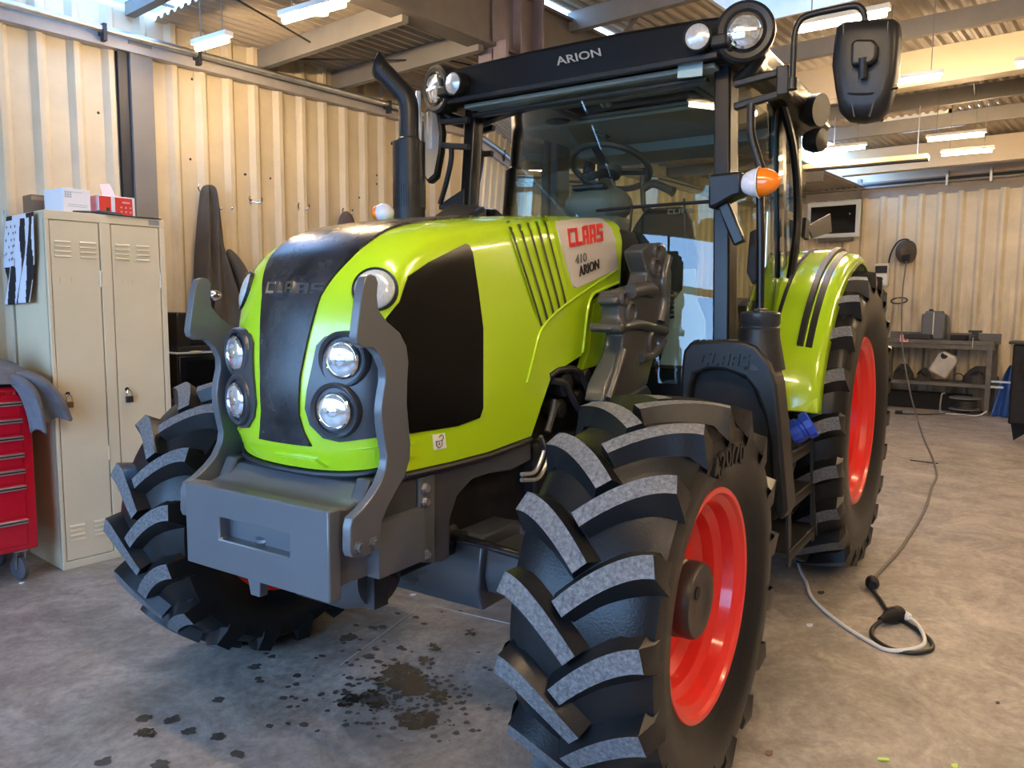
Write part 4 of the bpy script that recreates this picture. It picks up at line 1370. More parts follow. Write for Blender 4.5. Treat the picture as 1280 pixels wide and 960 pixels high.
# ---- mirrors, indicators, lamps
def lampset(sd):
    ax = Vector((.94, .30 * sd, -.10)).normalized()
    wl_ = empty('work_lamp', (-1.16, .772 * sd, 2.59), 0, TR)
    MB().lathe([(.001, -.10), (.08, -.10), (.105, -.05), (.118, .03), (.122, .075), (.118, .10), (.105, .108), (.085, .104)], (0, 0, 0), ax, 36).build('lamp_housing', M_BLACK, wl_)
    MB().lathe([(.088, .104), (.070, .090), (.001, .08)], (0, 0, 0), ax, 30).build('lamp_well', M_BLACK, wl_)
    MB().lathe([(.072, .092), (.070, .112), (.062, .116), (.058, .112)], (0, 0, 0), ax, 30).build('chrome_ring', M_CHROME, wl_)
    MB().lathe([(.060, .110), (.045, .117), (.02, .121), (.001, .122)], (0, 0, 0), ax, 28).build('lens', M_LENS, wl_)
    s_ = ax.cross(Vector((0, 0, 1))).normalized()
    MB().beam(ax * .123 - s_ * .045, ax * .123 + s_ * .045, .012, .014).build('lens_bar', M_CHROME, wl_)
    MB().tube([(.02, .07 * sd, -.09), (-.02, .02 * sd, -.14), (-.06, -.04 * sd, -.16)], .03, 10).build('lamp_bracket', M_BLACK, wl_)
    p_ = T(874, 48, 'x', -1.02)
    sl_ = empty('spot_lamp', (-1.02, p_.y * sd, p_.z), 0, TR)
    ax2 = Vector((.97, .12 * sd, -.08)).normalized()
    MB().lathe([(.001, -.08), (.04, -.08), (.058, -.02), (.060, .035), (.056, .04), (.050, .036)], (0, 0, 0), ax2, 30).build('lamp_housing', M_BLACK, sl_)
    MB().lathe([(.051, .034), (.035, .042), (.001, .046)], (0, 0, 0), ax2, 26).build('lens', mat('frosted_lens', (.55, .56, .58), .2, .4, var=.15, scale=80), sl_)
    MB().box((-.05, .05 * sd, -.05), (.02, .12 * sd, .0)).build('lamp_bracket', M_BLACK, sl_, bevel=.01)


lampset(1)
lampset(-1)
# wide roof corner carrying the lamps
for sd in (1, -1):
    MB().loft([[Vector((x_, y_ * sd, z_)) for y_, z_ in ((.50, 2.50), (.80, 2.48), (.82, 2.60), (.72, 2.67), (.50, 2.66))] for x_ in (-1.12, -1.22, -1.4)]).build('roof_corner', M_ROOF, TR, bevel=.02)

mr = empty('mirror', (-1.1, 1.25, 2.36), 0, TR)
MO = [(1047, 35), (1055, 29), (1083, 26), (1119, 25), (1125, 30), (1126.5, 47), (1123, 94), (1118, 115), (1110, 138), (1098, 149), (1080, 153), (1060, 151), (1050, 141), (1045, 115), (1041, 85), (1043, 60)]
o0 = [T(px, py, 'x', -1.1) - mr.location for px, py in MO]
ce_ = sum(o0, Vector()) / len(o0)
ringsM = []
for dx, sc in ((-.05, .97), (-.035, 1.0), (.0, 1.0), (.03, .97), (.052, .86), (.060, .70)):
    ringsM.append([Vector((dx, ce_.y + (p.y - ce_.y) * sc, ce_.z + (p.z - ce_.z) * (sc + .02 * (1 - sc)))) for p in o0])
MB().loft(ringsM).build('mirror_shell', M_BLACK, mr, smooth=50)
q = lambda px, py, dx=.058: T(px, py, 'x', -1.1 + dx) - mr.location
MB().tube(smooth_path([q(1046, 114, .03), q(1060, 117, .056), q(1090, 117, .058), q(1122, 110, .02)], 5), .005, 6).build('shell_seam', M_ENG, mr)
for pth in (((1054, 28), (1056, 70), (1061, 112)), ((1110, 27), (1109, 60), (1103, 112)), ((1063, 118), (1068, 146)), ((1095, 118), (1087, 146))):
    MB().tube([q(px, py, .056) for px, py in pth], .004, 6).build('shell_crease', M_BLACK, mr)
MB().prism([q(1066, 58, .055), q(1073, 53, .055), q(1094, 53, .055), q(1100, 60, .055), q(1098, 78, .055), q(1090, 85, .055), q(1066, 86, .055)], (.05, 0, 0)).build('mirror_mount', M_BLACK, mr, bevel=.012, seg=3)
MB().tube([q(1078.5, 72, .10), q(1078.5, 98, .085)], .016, 12).build('mount_pin', M_BLACK, mr)
MB().tube(smooth_path([T(px, py, 'x', -1.08) - mr.location for px, py in ((990.5, 104), (992, 70), (994, 42), (1001, 25), (1015, 18), (1042, 12), (1066, 7.5), (1076, 10.5), (1081, 22), (1080, 40), (1080, 60))], 4), .0125, 12).build('mirror_arm', M_BLACK, mr)
MB().tube([T(990.5, 98, 'x', -1.08) - mr.location, T(990, 112, 'x', -1.08) - mr.location], .02, 12).build('arm_collar', M_BLACK, mr)
mbk = [(922, 100), (968, 84), (996, 84), (993, 135), (975, 138), (922, 135), (922, 128), (972, 118), (972, 97), (924, 108)]
mbp = MB()
br = lambda px, py: T(px, py, 'x', -1.14) - mr.location
mbp.beam(br(918, 106), br(978, 90), .03, .03, (1, 0, 0)).beam(br(918, 134), br(978, 117), .03, .03, (1, 0, 0)).beam(br(981, 84), br(981, 121), .05, .075, (1, 0, 0))
mbp.build('mirror_bracket', M_BLACK, mr, bevel=.006)
MB().tube(smooth_path([T(px, py, 'x', -1.12) - mr.location for px, py in ((939, 130), (939, 165), (945, 190), (952, 212))], 4), .018, 10).build('bracket_strut', M_BLACK, mr)
MB().tube([T(950, 238, 'x', -1.12) - mr.location, T(951, 300, 'x', -1.12) - mr.location, T(950, 408, 'x', -1.12) - mr.location], .017, 10).build('grab_rail', M_ROOF, mr)
MB().prism([T(px, py, 'x', -1.2) - mr.location for px, py in ((937, 290), (945, 286), (946, 350), (940, 356), (933, 340))], (-.05, 0, 0)).build('door_handle', M_ENG, mr, bevel=.005)
# far mirror, folded in beside the stack
m2 = empty('mirror', (-1.1, -.86, 2.28), 0, TR)
o2 = [T(px, py, 'x', -1.1) - m2.location for px, py in ((530, 135), (541, 128), (548, 137), (552, 165), (550, 190), (544, 222), (535, 230), (530, 222))]
MB().loft([[p + Vector((dx, 0, 0)) for p in o2] for dx in (-.05, 0)]).build('mirror_shell', M_BLACK, m2, bevel=.012)
MB().prism([p * .86 + Vector((.001, 0, 0)) for p in o2], (.006, 0, 0)).build('mirror_glass', M_CHROME, m2, smooth=0)
MB().tube([T(523, 114, 'x', -1.05) - m2.location, T(524, 150, 'x', -1.05) - m2.location, T(523, 182, 'x', -1.05) - m2.location], .014, 8).build('mirror_arm', M_ZINC, m2)
fb = lambda px, py: T(px, py, 'x', -1.12) - m2.location
MB().beam(fb(526, 155), fb(586, 150), .03, .03, (1, 0, 0)).beam(fb(530, 180), fb(586, 184), .03, .03, (1, 0, 0)).beam(fb(531, 152), fb(531, 182), .04, .05, (1, 0, 0)).build('mirror_bracket', M_BLACK, m2, bevel=.005)
MB().tube(smooth_path([fb(564, 180), fb(564, 200), fb(558, 228), fb(550, 255)], 4), .014, 8).build('bracket_strut', M_BLACK, m2)
MB().prism([T(px, py, 'x', -1.15) - m2.location for px, py in ((548, 256), (580, 235), (580, 262), (548, 262))], (-.04, 0, 0)).build('pillar_foot', M_BLACK, m2, bevel=.005)
# indicator lamps: a pod on each front post
for sd in (1,):
    ind = empty('indicator', (-1.08, .86, 1.972), 0, TR)
    MB().loft([[Vector((x_, y_, z_)) for x_, z_ in ((-.06, -.04 - e), (.045, -.04 - e), (.055, .045), (-.06, .05))] for y_, e in ((-.18, .055), (-.15, .05), (-.08, .015), (-.04, .005))]).build('lamp_arm', M_BLACK, ind, bevel=.012)
    def shell(y0, y1, n=8):
        r = []
        for k in range(n + 1):
            y = y0 + (y1 - y0) * k / n
            u = (y - .025) / .088
            w_ = max(.02, (1 - u * u)) ** .62
            r.append([Vector((.02 + .045 * w_ * math.cos(a), y, .058 * w_ * math.sin(a))) for a in (2 * PI * j / 24 for j in range(24))])
        return MB().loft(r)
    shell(-.055, .022).build('clear_lens', M_CLEAR, ind)
    shell(.026, .108).build('amber_lens', M_ORANGE, ind)
    MB().lathe([(.060, -.003), (.064, 0), (.060, .003)], (.02, .024, 0), (0, 1, 0), 24).build('lens_rim', M_WHITE, ind)
    MB().beam((-.02, -.14, -.06), (-.03, -.06, -.24), .05, .05).build('pod_strut', M_ROOF, ind, bevel=.008)
p = T(480, 266, 'y', -.36)
i2 = empty('indicator', p, 0, TR)
MB().ball((0, 0, .0), .038, 20, (1, 1.15, 1)).build('clear_lens', M_CLEAR, i2)
MB().ball((.004, -.022, 0), .034, 20, (1, .9, .95)).build('amber_lens', M_ORANGE, i2)
MB().tube([(0, 0, -.03), (.06, -.02, -.075), (.09, -.03, -.09)], .008, 8).build('lamp_stalk', M_ZINC, i2)
MB().box((-.05, -.03, -.11), (.06, .03, -.09)).build('lamp_foot', M_BLACK, i2, bevel=.006)
# lamps beside the door under the roof edge (rear work lamp)
for sd in (1, -1):
    p = Vector((-2.30, .80 * sd, 2.52))
    MB().lathe([(.001, -.06), (.06, -.05), (.085, .0), (.085, .05), (.001, .05)], p, (.3, .9 * sd, -.1), 20).build('roof_side_lamp', M_BLACK, TR)
    p = Vector((-2.30, .82 * sd, 2.36))
    MB().lathe([(.001, -.05), (.05, -.05), (.065, .0), (.06, .04), (.001, .05)], p, (.3, .9 * sd, -.1), 20).build('roof_side_lamp', M_BLACK, TR)

# ---- rear wings
FP = smooth_path([(-1.640, .97), (-1.668, 1.10), (-1.735, 1.235), (-1.876, 1.425), (-2.087, 1.61), (-2.30, 1.715), (-2.52, 1.78), (-2.70, 1.79), (-2.90, 1.745), (-3.06, 1.65), (-3.2, 1.50)][0:0] or [Vector((x_, 0, z_)) for x_, z_ in ((-1.640, .97), (-1.668, 1.10), (-1.735, 1.235), (-1.876, 1.425), (-2.087, 1.61), (-2.30, 1.715), (-2.52, 1.78), (-2.70, 1.79), (-2.90, 1.745), (-3.06, 1.65), (-3.2, 1.50))], 4)


def wing_pt(i, y, off=0.):
    i0 = int(min(len(FP) - 2, i))
    p = FP[i0].lerp(FP[i0 + 1], i - i0)
    t = (FP[min(len(FP) - 1, i0 + 1)] - FP[max(0, i0 - 1)]).normalized()
    n = Vector((t.z, 0, -t.x))
    if n.z < 0 and n.x < 0:
        n = -n
    crown = .030 * max(0., min(1., (1.0 - y) / .12)) - .05 * max(0, (y - 1.0) / .03) ** 1.5
    return Vector((p.x, y, p.z)) + n * (off + crown - .03)


NF = len(FP) - 1
for sd in (1, -1):
    rows = [[(lambda v: Vector((v.x, v.y * sd, v.z)))(wing_pt(i * .5, y)) for y in (.60, .70, .75, .80, .86, .90, .94, .97, 1.0, 1.015, 1.03)] for i in range(2 * NF + 1)]
    wing = MB().grid(rows).build('rear_wing', M_GREEN, TR, solid=.006)
    for (ya, yb, ia, ib, o_) in ((.765, .785, 0, NF, .012), (.895, .925, 9, 30, .022), (.932, .965, 9, 30, .008)):
        rr_ = []
        i = ia
        while i <= ib:
            rr_.append([(lambda v: Vector((v.x, v.y * sd, v.z)))(wing_pt(i, y, o)) for y, o in ((ya, -.004), (ya + .002, o_), (yb - .002, o_), (yb, -.004))])
            i += 1
        MB().loft(rr_).build('rubber_trim' if ya < .8 else 'wing_rail', M_BLACK, wing)
    # inner wall and lower end cap of the wing
    rr_ = [[(lambda v: Vector((v.x, v.y * sd, v.z)))(wing_pt(i, .62, -.002)), Vector((FP[i].x - .02, .62 * sd, max(.9, FP[i].z - .5)))] for i in range(0, NF + 1, 2)]
    MB().grid(rr_).build('wing_wall', M_BLACK, wing)
    MB().prism([(lambda v: Vector((v.x + .002, v.y * sd, v.z)))(wing_pt(.2, y, .003)) for y in (.80, .95, 1.02)] + [(lambda v: Vector((v.x + .002, v.y * sd, v.z + .07)))(wing_pt(.2, 1.02, .003))], (.006, 0, 0)).build('mud_flap_fold', M_GREEN, wing)
# small winged sign plate by the near wing
pl = [T(px, py, 'y', .80) for px, py in ((1010, 283), (1038, 267), (1040, 290), (1016, 298))]
MB().prism(pl, (0, -.01, 0)).build('width_plate', M_BLACK, TR, bevel=.001)
pl = [T(px, py, 'y', .80) for px, py in ((1008, 272), (1013, 278), (1011, 300), (1006, 296))]
MB().prism(pl, (0, -.02, 0)).build('plate_hinge', M_ENG, TR)

# ---- loader bracket: a heavy casting with two hook seats
Z4 = lambda x, y: (700 + x / 3.43, 280 + y / 3.43)
LBK = [(352, 112), (385, 86), (440, 80), (456, 97), (466, 150), (481, 205), (477, 300), (470, 450), (456, 480), (440, 540), (400, 590), (375, 690), (300, 735), (185, 765), (200, 690), (262, 560), (276, 470), (240, 467), (221, 455), (225, 434), (244, 428), (258, 405), (258, 350), (240, 342), (242, 312), (275, 290), (365, 258), (378, 210), (358, 150)]
lbp = [T(*Z4(*p), 'y', .50) for p in LBK]
bkt = MB().prism(lbp, (0, -.085, 0)).build('loader_bracket', M_BROWNG, TR, bevel=.012, seg=3)
for pts, w_ in ((((300, 290), (370, 275), (395, 290)), .03), (((262, 440), (330, 430), (380, 440), (450, 460)), .02), (((460, 140), (440, 240), (445, 330), (430, 420)), .024), (((345, 575), (400, 560), (440, 500)), .02), (((270, 540), (240, 640), (205, 750)), .018)):
    MB().tube(smooth_path([T(*Z4(*p), 'y', .505) for p in pts], 4), w_, 10).build('casting_rib', M_BROWNG, bkt)
for (x_, y_), r_ in (((405, 185), .045), ((300, 380), .048), ((410, 120), .035), ((268, 320), .030), ((395, 510), .06)):
    p = T(*Z4(x_, y_), 'y', .50)
    MB().lathe([(r_, -.09), (r_, .006), (r_ * .75, .014), (r_ * .7, .004), (.001, .002)], p, (0, 1, 0), 20).build('hook_seat', M_BROWNG, bkt)
p = T(*Z4(235, 446), 'y', .50)
MB().lathe([(.018, -.10), (.018, .03), (.012, .034), (.001, .034)], p, (0, 1, 0), 14).build('bracket_pin', M_BROWNG, bkt)
MB().prism([T(*Z4(*p), 'y', .44) for p in ((190, 765), (300, 735), (375, 690), (395, 720), (395, 900), (190, 900))], (0, -.06, 0)).build('bracket_foot', M_GREY, TR, bevel=.01)

# ---- fuel tank with its arch over the wheel
tk_o = [(849, 520), (851, 460), (854, 438), (863, 427), (905, 425), (930, 427), (945, 433), (962, 455), (970, 480), (976, 540), (984, 638), (977, 652), (969, 645), (966, 600), (962, 555), (955, 520), (944, 490), (930, 472), (905, 463), (885, 462), (868, 468), (862, 485), (860, 520)]
tko = [T(px, py, 'x', -.90) for px, py in tk_o]
tank = MB().prism(tko, (-.15, 0, 0)).build('fuel_tank', M_BLACK, TR, bevel=.014, seg=3)
MB().prism([T(px, py, 'x', -.96) for px, py in ((855, 470), (900, 455), (940, 475), (962, 530), (970, 650), (930, 660), (860, 640))], (-.10, 0, 0)).build('tank_recess', M_ENG, TR, bevel=.01)
for k in range(7):
    a, b = T(868 + k * 7.5, 426.5, 'x', -.91), T(873 + k * 7.5, 425, 'x', -1.04)
    MB().beam(a, b, .012, .006).build('tank_rib', M_BLACK, tank)
text_on('CLAAS', ((874, 456), (936, 458), (938, 443), (879, 441)), 'embossed_letters', M_BLACK, tank, plane=('x', -.90), off=.004, depth=.004, bold=.03, shear=.1)
p = T(949, 430, 'x', -1.0)
MB().lathe([(.105, -.10), (.092, -.03), (.080, .03), (.078, .06), (.001, .06)], p, (0, 0, 1), 28).build('filler_neck', M_BLACK, tank)
MB().lathe([(.078, .058), (.080, .066), (.074, .070), (.074, .078), (.079, .084), (.079, .122), (.072, .130), (.04, .134), (.001, .134)], p, (0, 0, 1), 28).build('filler_cap', mat('cap_black', (.02, .022, .026), .3), tank)
MB().box((p.x - .06, p.y - .012, p.z + .13), (p.x + .06, p.y + .012, p.z + .145)).build('cap_grip', M_BLACK, tank, bevel=.004)
# ---- steps
stp = empty('cab_steps', (-1.48, .95, .3), 0, TR)
for z_, x0, x1, yb in ((.80, -1.30, -1.68, 1.0), (.60, -1.28, -1.72, 1.01), (.37, -1.25, -1.82, 1.02)):
    MB().box((x1 + 1.48, yb - .22 - .95, z_ - .3), (x0 + 1.48, yb - .95, z_ - .28)).box((x1 + 1.48, yb - .012 - .95, z_ - .325), (x0 + 1.48, yb - .95, z_ - .27)).build('step_tread', M_DARK, stp, bevel=.003)
for x_ in (-1.27, -1.74):
    MB().beam((x_ + 1.48, .04, .62), (x_ + 1.46, .06, .02), .012, .05, (1, 0, 0)).build('step_side', M_DARK, stp)
MB().tube([(-.22, .065, .30), (-.30, .075, .04)], .004, 6).build('step_cable', M_DARK, stp)
c = T(1005, 534, 'y', 1.0)
uc = empty('urea_filler', c, 0, TR)
axu = Vector((-.25, .80, .52)).normalized()
M_BLUECAP = mat('blue_cap', (.015, .06, .52), .35)
MB().lathe([(.001, -.07), (.055, -.07), (.058, -.02), (.05, -.015), (.05, .0), (.064, .004), (.066, .035), (.060, .042), (.001, .042)], (0, 0, 0), axu, 12).build('blue_cap', M_BLUECAP, uc, smooth=25)
MB().tube([axu * -.06, axu * -.06 + Vector((-.03, -.03, -.22))], [.05, .03], 12).build('filler_pipe', M_DARK, uc)
MB().box((-1.3, .72, .62), (-2.0, .78, 1.1)).build('step_panel', M_ENG, TR)
# ================================================================== things along the left wall
M_LOCK = mat('locker_cream', (.76, .64, .43), .42, var=.04, scale=3)
M_LOCKD = mat('locker_gap', (.05, .045, .04), .7)
LX0, LX1, LY, LYB, LH = .350, -.292, -2.49, -2.985, 1.955
lk = tag(empty('locker', ((LX0 + LX1) / 2, -2.74, 0)), 'tall two-door cream metal locker with cartons on top, against the ribbed wall', 'locker')
lo = lk.location


def L_(x, y, z):
    return (x - lo.x, y - lo.y, z)


MB().box(L_(LX1, LYB, .0), L_(LX0, LY - .02, LH)).build('body', M_LOCK, lk, bevel=.003)
fr = MB().box(L_(LX1, LY - .03, 1.908), L_(LX0, LY, LH)).box(L_(LX1, LY - .03, 0), L_(LX0, LY, .043)).box(L_(LX0 - .018, LY - .03, .043), L_(LX0, LY, 1.908)).box(L_(LX1, LY - .03, .043), L_(LX1 + .03, LY, 1.908)).box(L_(.018, LY - .03, .043), L_(.075, LY, 1.908))
fr.build('front_frame', M_LOCK, lk, bevel=.002)
MB().box(L_(LX1, LY - .026, .04), L_(LX0, LY - .021, 1.91)).build('door_gap', M_LOCKD, lk)
for (xa, xb, louv) in ((.330, .079, ((.308, .229), (.181, .097))), (.014, -.258, ((-.006, -.083), (-.122, -.198)))):
    d = MB().box(L_(xb + .002, LY - .02, .047), L_(xa - .002, LY - .003, 1.904)).build('door', M_LOCK, lk, bevel=.003)
    for (a, b) in louv:
        for z0 in (1.80, .245):
            for k in range(4):
                z = z0 - k * .026
                MB().prism([L_(a, LY - .004, z), L_(a, LY - .004, z - .011), L_(a, LY + .006, z - .009)], (b - a, 0, 0)).build('vent_louvre', M_LOCK, d, smooth=0)
    xc = (xa + xb) / 2 + .055
    MB().box(L_(xc - .03, LY - .004, 1.573), L_(xc + .03, LY - .001, 1.576)).box(L_(xc - .03, LY - .004, 1.573), L_(xc - .027, LY - .001, 1.605)).box(L_(xc + .027, LY - .004, 1.573), L_(xc + .03, LY - .001, 1.605)).build('card_holder', M_LOCK, d)
    MB().lathe([(.005, -.075 + .02), (.005, .035)], L_(xb + .002, LY, 1.61), (0, 0, 1), 8, True).build('hinge', mat('hinge_cream', (.75, .70, .58), .3), d)
    MB().lathe([(.005, -.04), (.005, .04)], L_(xb + .002, LY, .62), (0, 0, 1), 8, True).build('hinge', M_LOCK, d)
    MB().lathe([(.012, 0), (.012, .012), (.001, .012)], L_(xa - .045, LY - .003, .975), (0, 1, 0), 12).build('lock_hasp', M_CHROME, d)
MB().box(L_(-.20, LY - .001, 1.918), L_(-.262, LY + .001, 1.945)).build('maker_plate', mat('grey_plate', (.30, .31, .31), .5), lk)
for x, mcol, lab in ((.283, mat('brass_lock', (.40, .30, .14), .35, .8), 'brass padlock hanging on the left locker door beside the grey trousers'), (-.039, mat('black_lock', (.02, .02, .022), .4), 'black padlock hanging on the right locker door')):
    pk = tag(empty('padlock', (x, LY + .016, .935)), lab, 'padlock', 'padlocks on the locker')
    MB().box((-.02, -.009, -.036), (.02, .009, 0)).build('body', mcol, pk, bevel=.003)
    MB().tube(smooth_path([(-.013, 0, -.005), (-.013, 0, .022), (0, -.002, .036), (.013, 0, .022), (.013, 0, -.005)], 4), .0035, 8).build('shackle', M_CHROME, pk)

# cartons and papers on top of the locker
M_CARD = mat('brown_card', (.22, .13, .075), .8)
M_PAPER = mat('white_card', (.78, .79, .84), .6)
M_REDCARD = mat('red_card', (.70, .045, .03), .45)
LT = LH


def carton(name, x0, x1, y0, y1, h, rz, mats, label):
    c = Vector(((x0 + x1) / 2, (y0 + y1) / 2, LT))
    o = tag(empty(name, c, rz), label, 'box')
    w, d = abs(x1 - x0) / 2, abs(y1 - y0) / 2
    MB().box((-w, -d, 0), (w, d, h)).build('carton', mats, o, bevel=.002)
    return o, w, d


cb, w, d = carton('white_carton', .235, .085, -2.78, -2.58, .135, .12, M_PAPER, 'white printed carton on the left of the locker top')
MB().box((-w - .0015, -d + .005, .004), (-w, d - .005, .128)).build('red_side', M_REDCARD, cb)
pr = MB()
for i in range(3):
    for j in range(3):
        pr.box((.03 + i * .013, d, .085 + j * .012), (.04 + i * .013, d + .001, .094 + j * .012))
for zz, a, b in ((.048, -.06, .05), (.038, -.05, .05), (.115, -.03, .03)):
    pr.box((a, d, zz), (b, d + .001, zz + .003))
pr.build('print', mat('print_grey', (.40, .46, .56), .6), cb)
rb, w, d = carton('red_carton', .035, -.165, -2.76, -2.575, .118, .0, M_PAPER, 'open red and white tool carton on the locker top')
MB().box((-w + .015, d, .006), (.012, d + .0015, .112)).build('red_panel', M_REDCARD, rb)
MB().box((.035, d, .004), (w, d + .0015, .112)).build('red_panel', M_REDCARD, rb)
pm = MB().box((-.07, d + .0015, .082), (-.028, d + .0022, .090))
for i in range(3):
    for j in range(2):
        pm.box((-.078 + i * .026, d + .0015, .03 + j * .024), (-.068 + i * .026, d + .0022, .038 + j * .024))
pm.build('print', mat('print_pale', (.72, .45, .40), .6), rb)
MB().box((.045, d + .0015, .01), (.062, d + .003, .05)).build('dark_print', M_LOCKD, rb)
fl = MB().prism([(-.085, -d, .118), (-.005, -d, .118), (.002, -d - .03, .205), (-.052, -d - .03, .215), (-.06, -d - .03, .205)], (0, -.002, 0))
fl.build('open_flap', mat('pink_flap', (.76, .55, .53), .7), rb)
kb, w, d = carton('brown_carton', .30, .215, -2.93, -2.80, .11, 0, M_CARD, 'small brown cardboard box behind the white carton')
MB().box((-w, d, .08), (w, d + .001, .10)).build('carton_tape', mat('tape', (.3, .2, .12), .4), kb)
tg = MB().tube(smooth_path([(.19, -2.535, LT + .006), (.10, -2.53, LT + .012), (.02, -2.525, LT + .012), (-.06, -2.52, LT + .006)], 4), [.006] * 6 + [.013] * 7, 8)
tag(tg.build('hand_tool', M_DARK), 'dark hand tool lying along the front edge of the locker top', 'tool')
sh = MB()
sh.grid([[Vector((a, b, LT + .003 + .002 * math.sin(a * 30))) for b in (-2.75, -2.60, -2.475)] for a in (.03, -.1, -.2, -.27)])
tag(sh.build('black_sheet', M_LOCKD, solid=.003), 'thin dark sheet under the red carton on the locker', 'sheet')

# black and white flag shirt hanging on the locker side
def flag_mat():
    mt = bpy.data.materials.new('flag_cloth')
    mt.use_nodes = True
    mt.node_tree.nodes['Principled BSDF'].inputs['Base Color'].default_value = (.72, .74, .82, 1)
    mt.node_tree.nodes['Principled BSDF'].inputs['Roughness'].default_value = .85
    return mt


M_FW, M_FB = flag_mat(), mat('flag_black', (.012, .012, .014), .85)
fx = LX0 + .012


def fl_pt(u, v):
    """u across (0 back .. 1 front), v down"""
    y = -2.965 + .40 * u - .09 * v * (1 - u) - .05 * v + .02 * math.sin(5 * v) * u
    z = 1.945 - .475 * v - .02 * (1 - u) * v
    x = fx + .012 + .012 * math.sin(u * 14 + v * 5) * v ** .5 + .02 * v * u
    return Vector((x, y, z))


fg = MB()
nu, nv = 72, 60
fg.grid([[fl_pt(i / nu, j / nv) for i in range(nu + 1)] for j in range(nv + 1)])
for j in range(nv):
    for i in range(nu):
        u, v = (i + .5) / nu, (j + .5) / nv
        uu = u + .025 * math.sin(v * 7)
        if v < .05:
            b = u < .22 or u > .72
        elif v < .57 and u < .42:
            b = False
        elif v < .57:
            b = (uu * 7.2) % 2 < 1
        else:
            b = (uu * 7.2) % 2 < 1
        fg.mi[j * nu + i] = 1 if b else 0
fo = tag(fg.build('flag_shirt', [M_FW, M_FB], solid=.003, smooth=60), 'black and white striped star flag cloth hanging on the locker side', 'cloth')
sm = MB()
random.seed(3)
for r in range(6):
    for c in range(3):
        u, v = .07 + c * .12 + (.06 if r % 2 else 0), .12 + r * .073
        if u > .40:
            continue
        ctr = fl_pt(u, v) + Vector((.0025, 0, 0))
        pts = []
        for k in range(10):
            a = PI / 2 + k * PI / 5
            rr_ = .013 if k % 2 == 0 else .0055
            pts.append(ctr + Vector((0, rr_ * math.cos(a), rr_ * math.sin(a))))
        sm.add(pts + [ctr], [(k, (k + 1) % 10, 10) for k in range(10)])
sm.build('star', M_FB, fo, smooth=0)
for p in ((.02, 1.95), (-.02, 1.95)):
    pass
hk = MB().tube(smooth_path([(fx + .0, -2.975, 1.955), (fx + .015, -2.985, 1.985), (fx + .02, -3.0, 1.95), (fx + .03, -3.0, 1.87), (fx + .10, -3.01, 1.72)], 5), .003, 6)
hk.tube([(fx + .10, -3.01, 1.72), (fx + .02, -2.98, 1.735)], .003, 6)
tag(hk.build('coat_hanger', M_ZINC), 'thin wire coat hanger behind the striped flag cloth', 'hanger')

# red tool cabinet on castors
M_TRED = mat('cabinet_red', (.56, .006, .022), .28, coat=.4)
tx0, tx1, ty, tyb = 1.22, .475, -2.455, -2.93
tb = tag(empty('tool_cabinet', ((tx0 + tx1) / 2, -2.70, 0)), 'red tool cabinet with silver drawer handles on castors, left of the locker', 'tool cabinet')
to = tb.location


def B_(x, y, z):
    return (x - to.x, y - to.y, z)


MB().box(B_(tx1, tyb, .17), B_(tx0, ty, 1.035)).build('body', M_TRED, tb, bevel=.012)
MB().box(B_(tx1 + .02, ty - .02, 1.035), B_(tx0 - .02, tyb + .02, 1.045)).build('top_mat', M_BLACK, tb)
zs = [.965, .875, .785, .695, .61, .525, .345, .19]
for k in range(7):
    z1, z0 = zs[k], zs[k + 1] + .012
    dr = MB().box(B_(tx1 + .055, ty - .01, z0), B_(tx0 - .055, ty + .008, z1)).build('drawer', M_TRED, tb, bevel=.004)
    MB().box(B_(tx1 + .05, ty + .006, z1 - .026), B_(tx0 - .05, ty + .024, z1 - .004)).build('handle', mat('drawer_alu', (.62, .60, .57), .3, .8) if k == 0 else bpy.data.materials['drawer_alu'], dr, bevel=.003)
    MB().box(B_(tx1 + .05, ty + .0241, z1 - .018), B_(tx0 - .05, ty + .0246, z1 - .011)).build('handle_groove', M_DARK, dr)
# worn badge on the upper rail of the cabinet: too rubbed to be read
bd = MB()
random.seed(2)
xx = tx1 + .065
for k in range(9):
    w_ = random.choice((.004, .006, .010))
    bd.box(B_(xx, ty, .992 + random.choice((0, 0, .005))), B_(xx + w_, ty + .0015, 1.012))
    xx += w_ + .005
bd.build('worn_badge', M_CHROME, tb, smooth=0)
for x in (tx1 + .075, tx0 - .075):
    for y in (ty - .07, tyb + .07):
        cs = MB().box(B_(x - .03, y - .03, .155), B_(x + .03, y + .03, .17)).prism([B_(x - .022, y - .03, .16), B_(x - .022, y + .03, .16), B_(x - .022, y + .012, .06), B_(x - .022, y - .012, .06)], (.004, 0, 0)).prism([B_(x + .018, y - .03, .16), B_(x + .018, y + .03, .16), B_(x + .018, y + .012, .06), B_(x + .018, y - .012, .06)], (.004, 0, 0)).build('castor', M_ZINC, tb)
        MB().lathe([(.001, -.017), (.05, -.017), (.063, -.012), (.064, .012), (.05, .017), (.001, .017)], B_(x, y, .064), (1, .25, 0), 26).build('castor_wheel', mat('castor_grey', (.09, .09, .10), .5), cs)
        sp5 = MB()
        for k in range(5):
            a = k * 2 * PI / 5
            sp5.beam(Vector(B_(x, y, .064)) + Vector((-.019, 0, 0)) + Vector((0, math.cos(a) * .01, math.sin(a) * .01)), Vector(B_(x, y, .064)) + Vector((-.019, 0, 0)) + Vector((0, math.cos(a) * .045, math.sin(a) * .045)), .012, .006, (1, 0, 0))
        sp5.build('castor_spokes', M_ZINC, cs)

# clothes thrown over the cabinet
def cloth(name, label, rows, m_, solid=.006, sub=1):
    o = MB().grid(rows).build(name, m_, solid=solid, smooth=70, sub=sub)
    return tag(o, label, 'clothes')


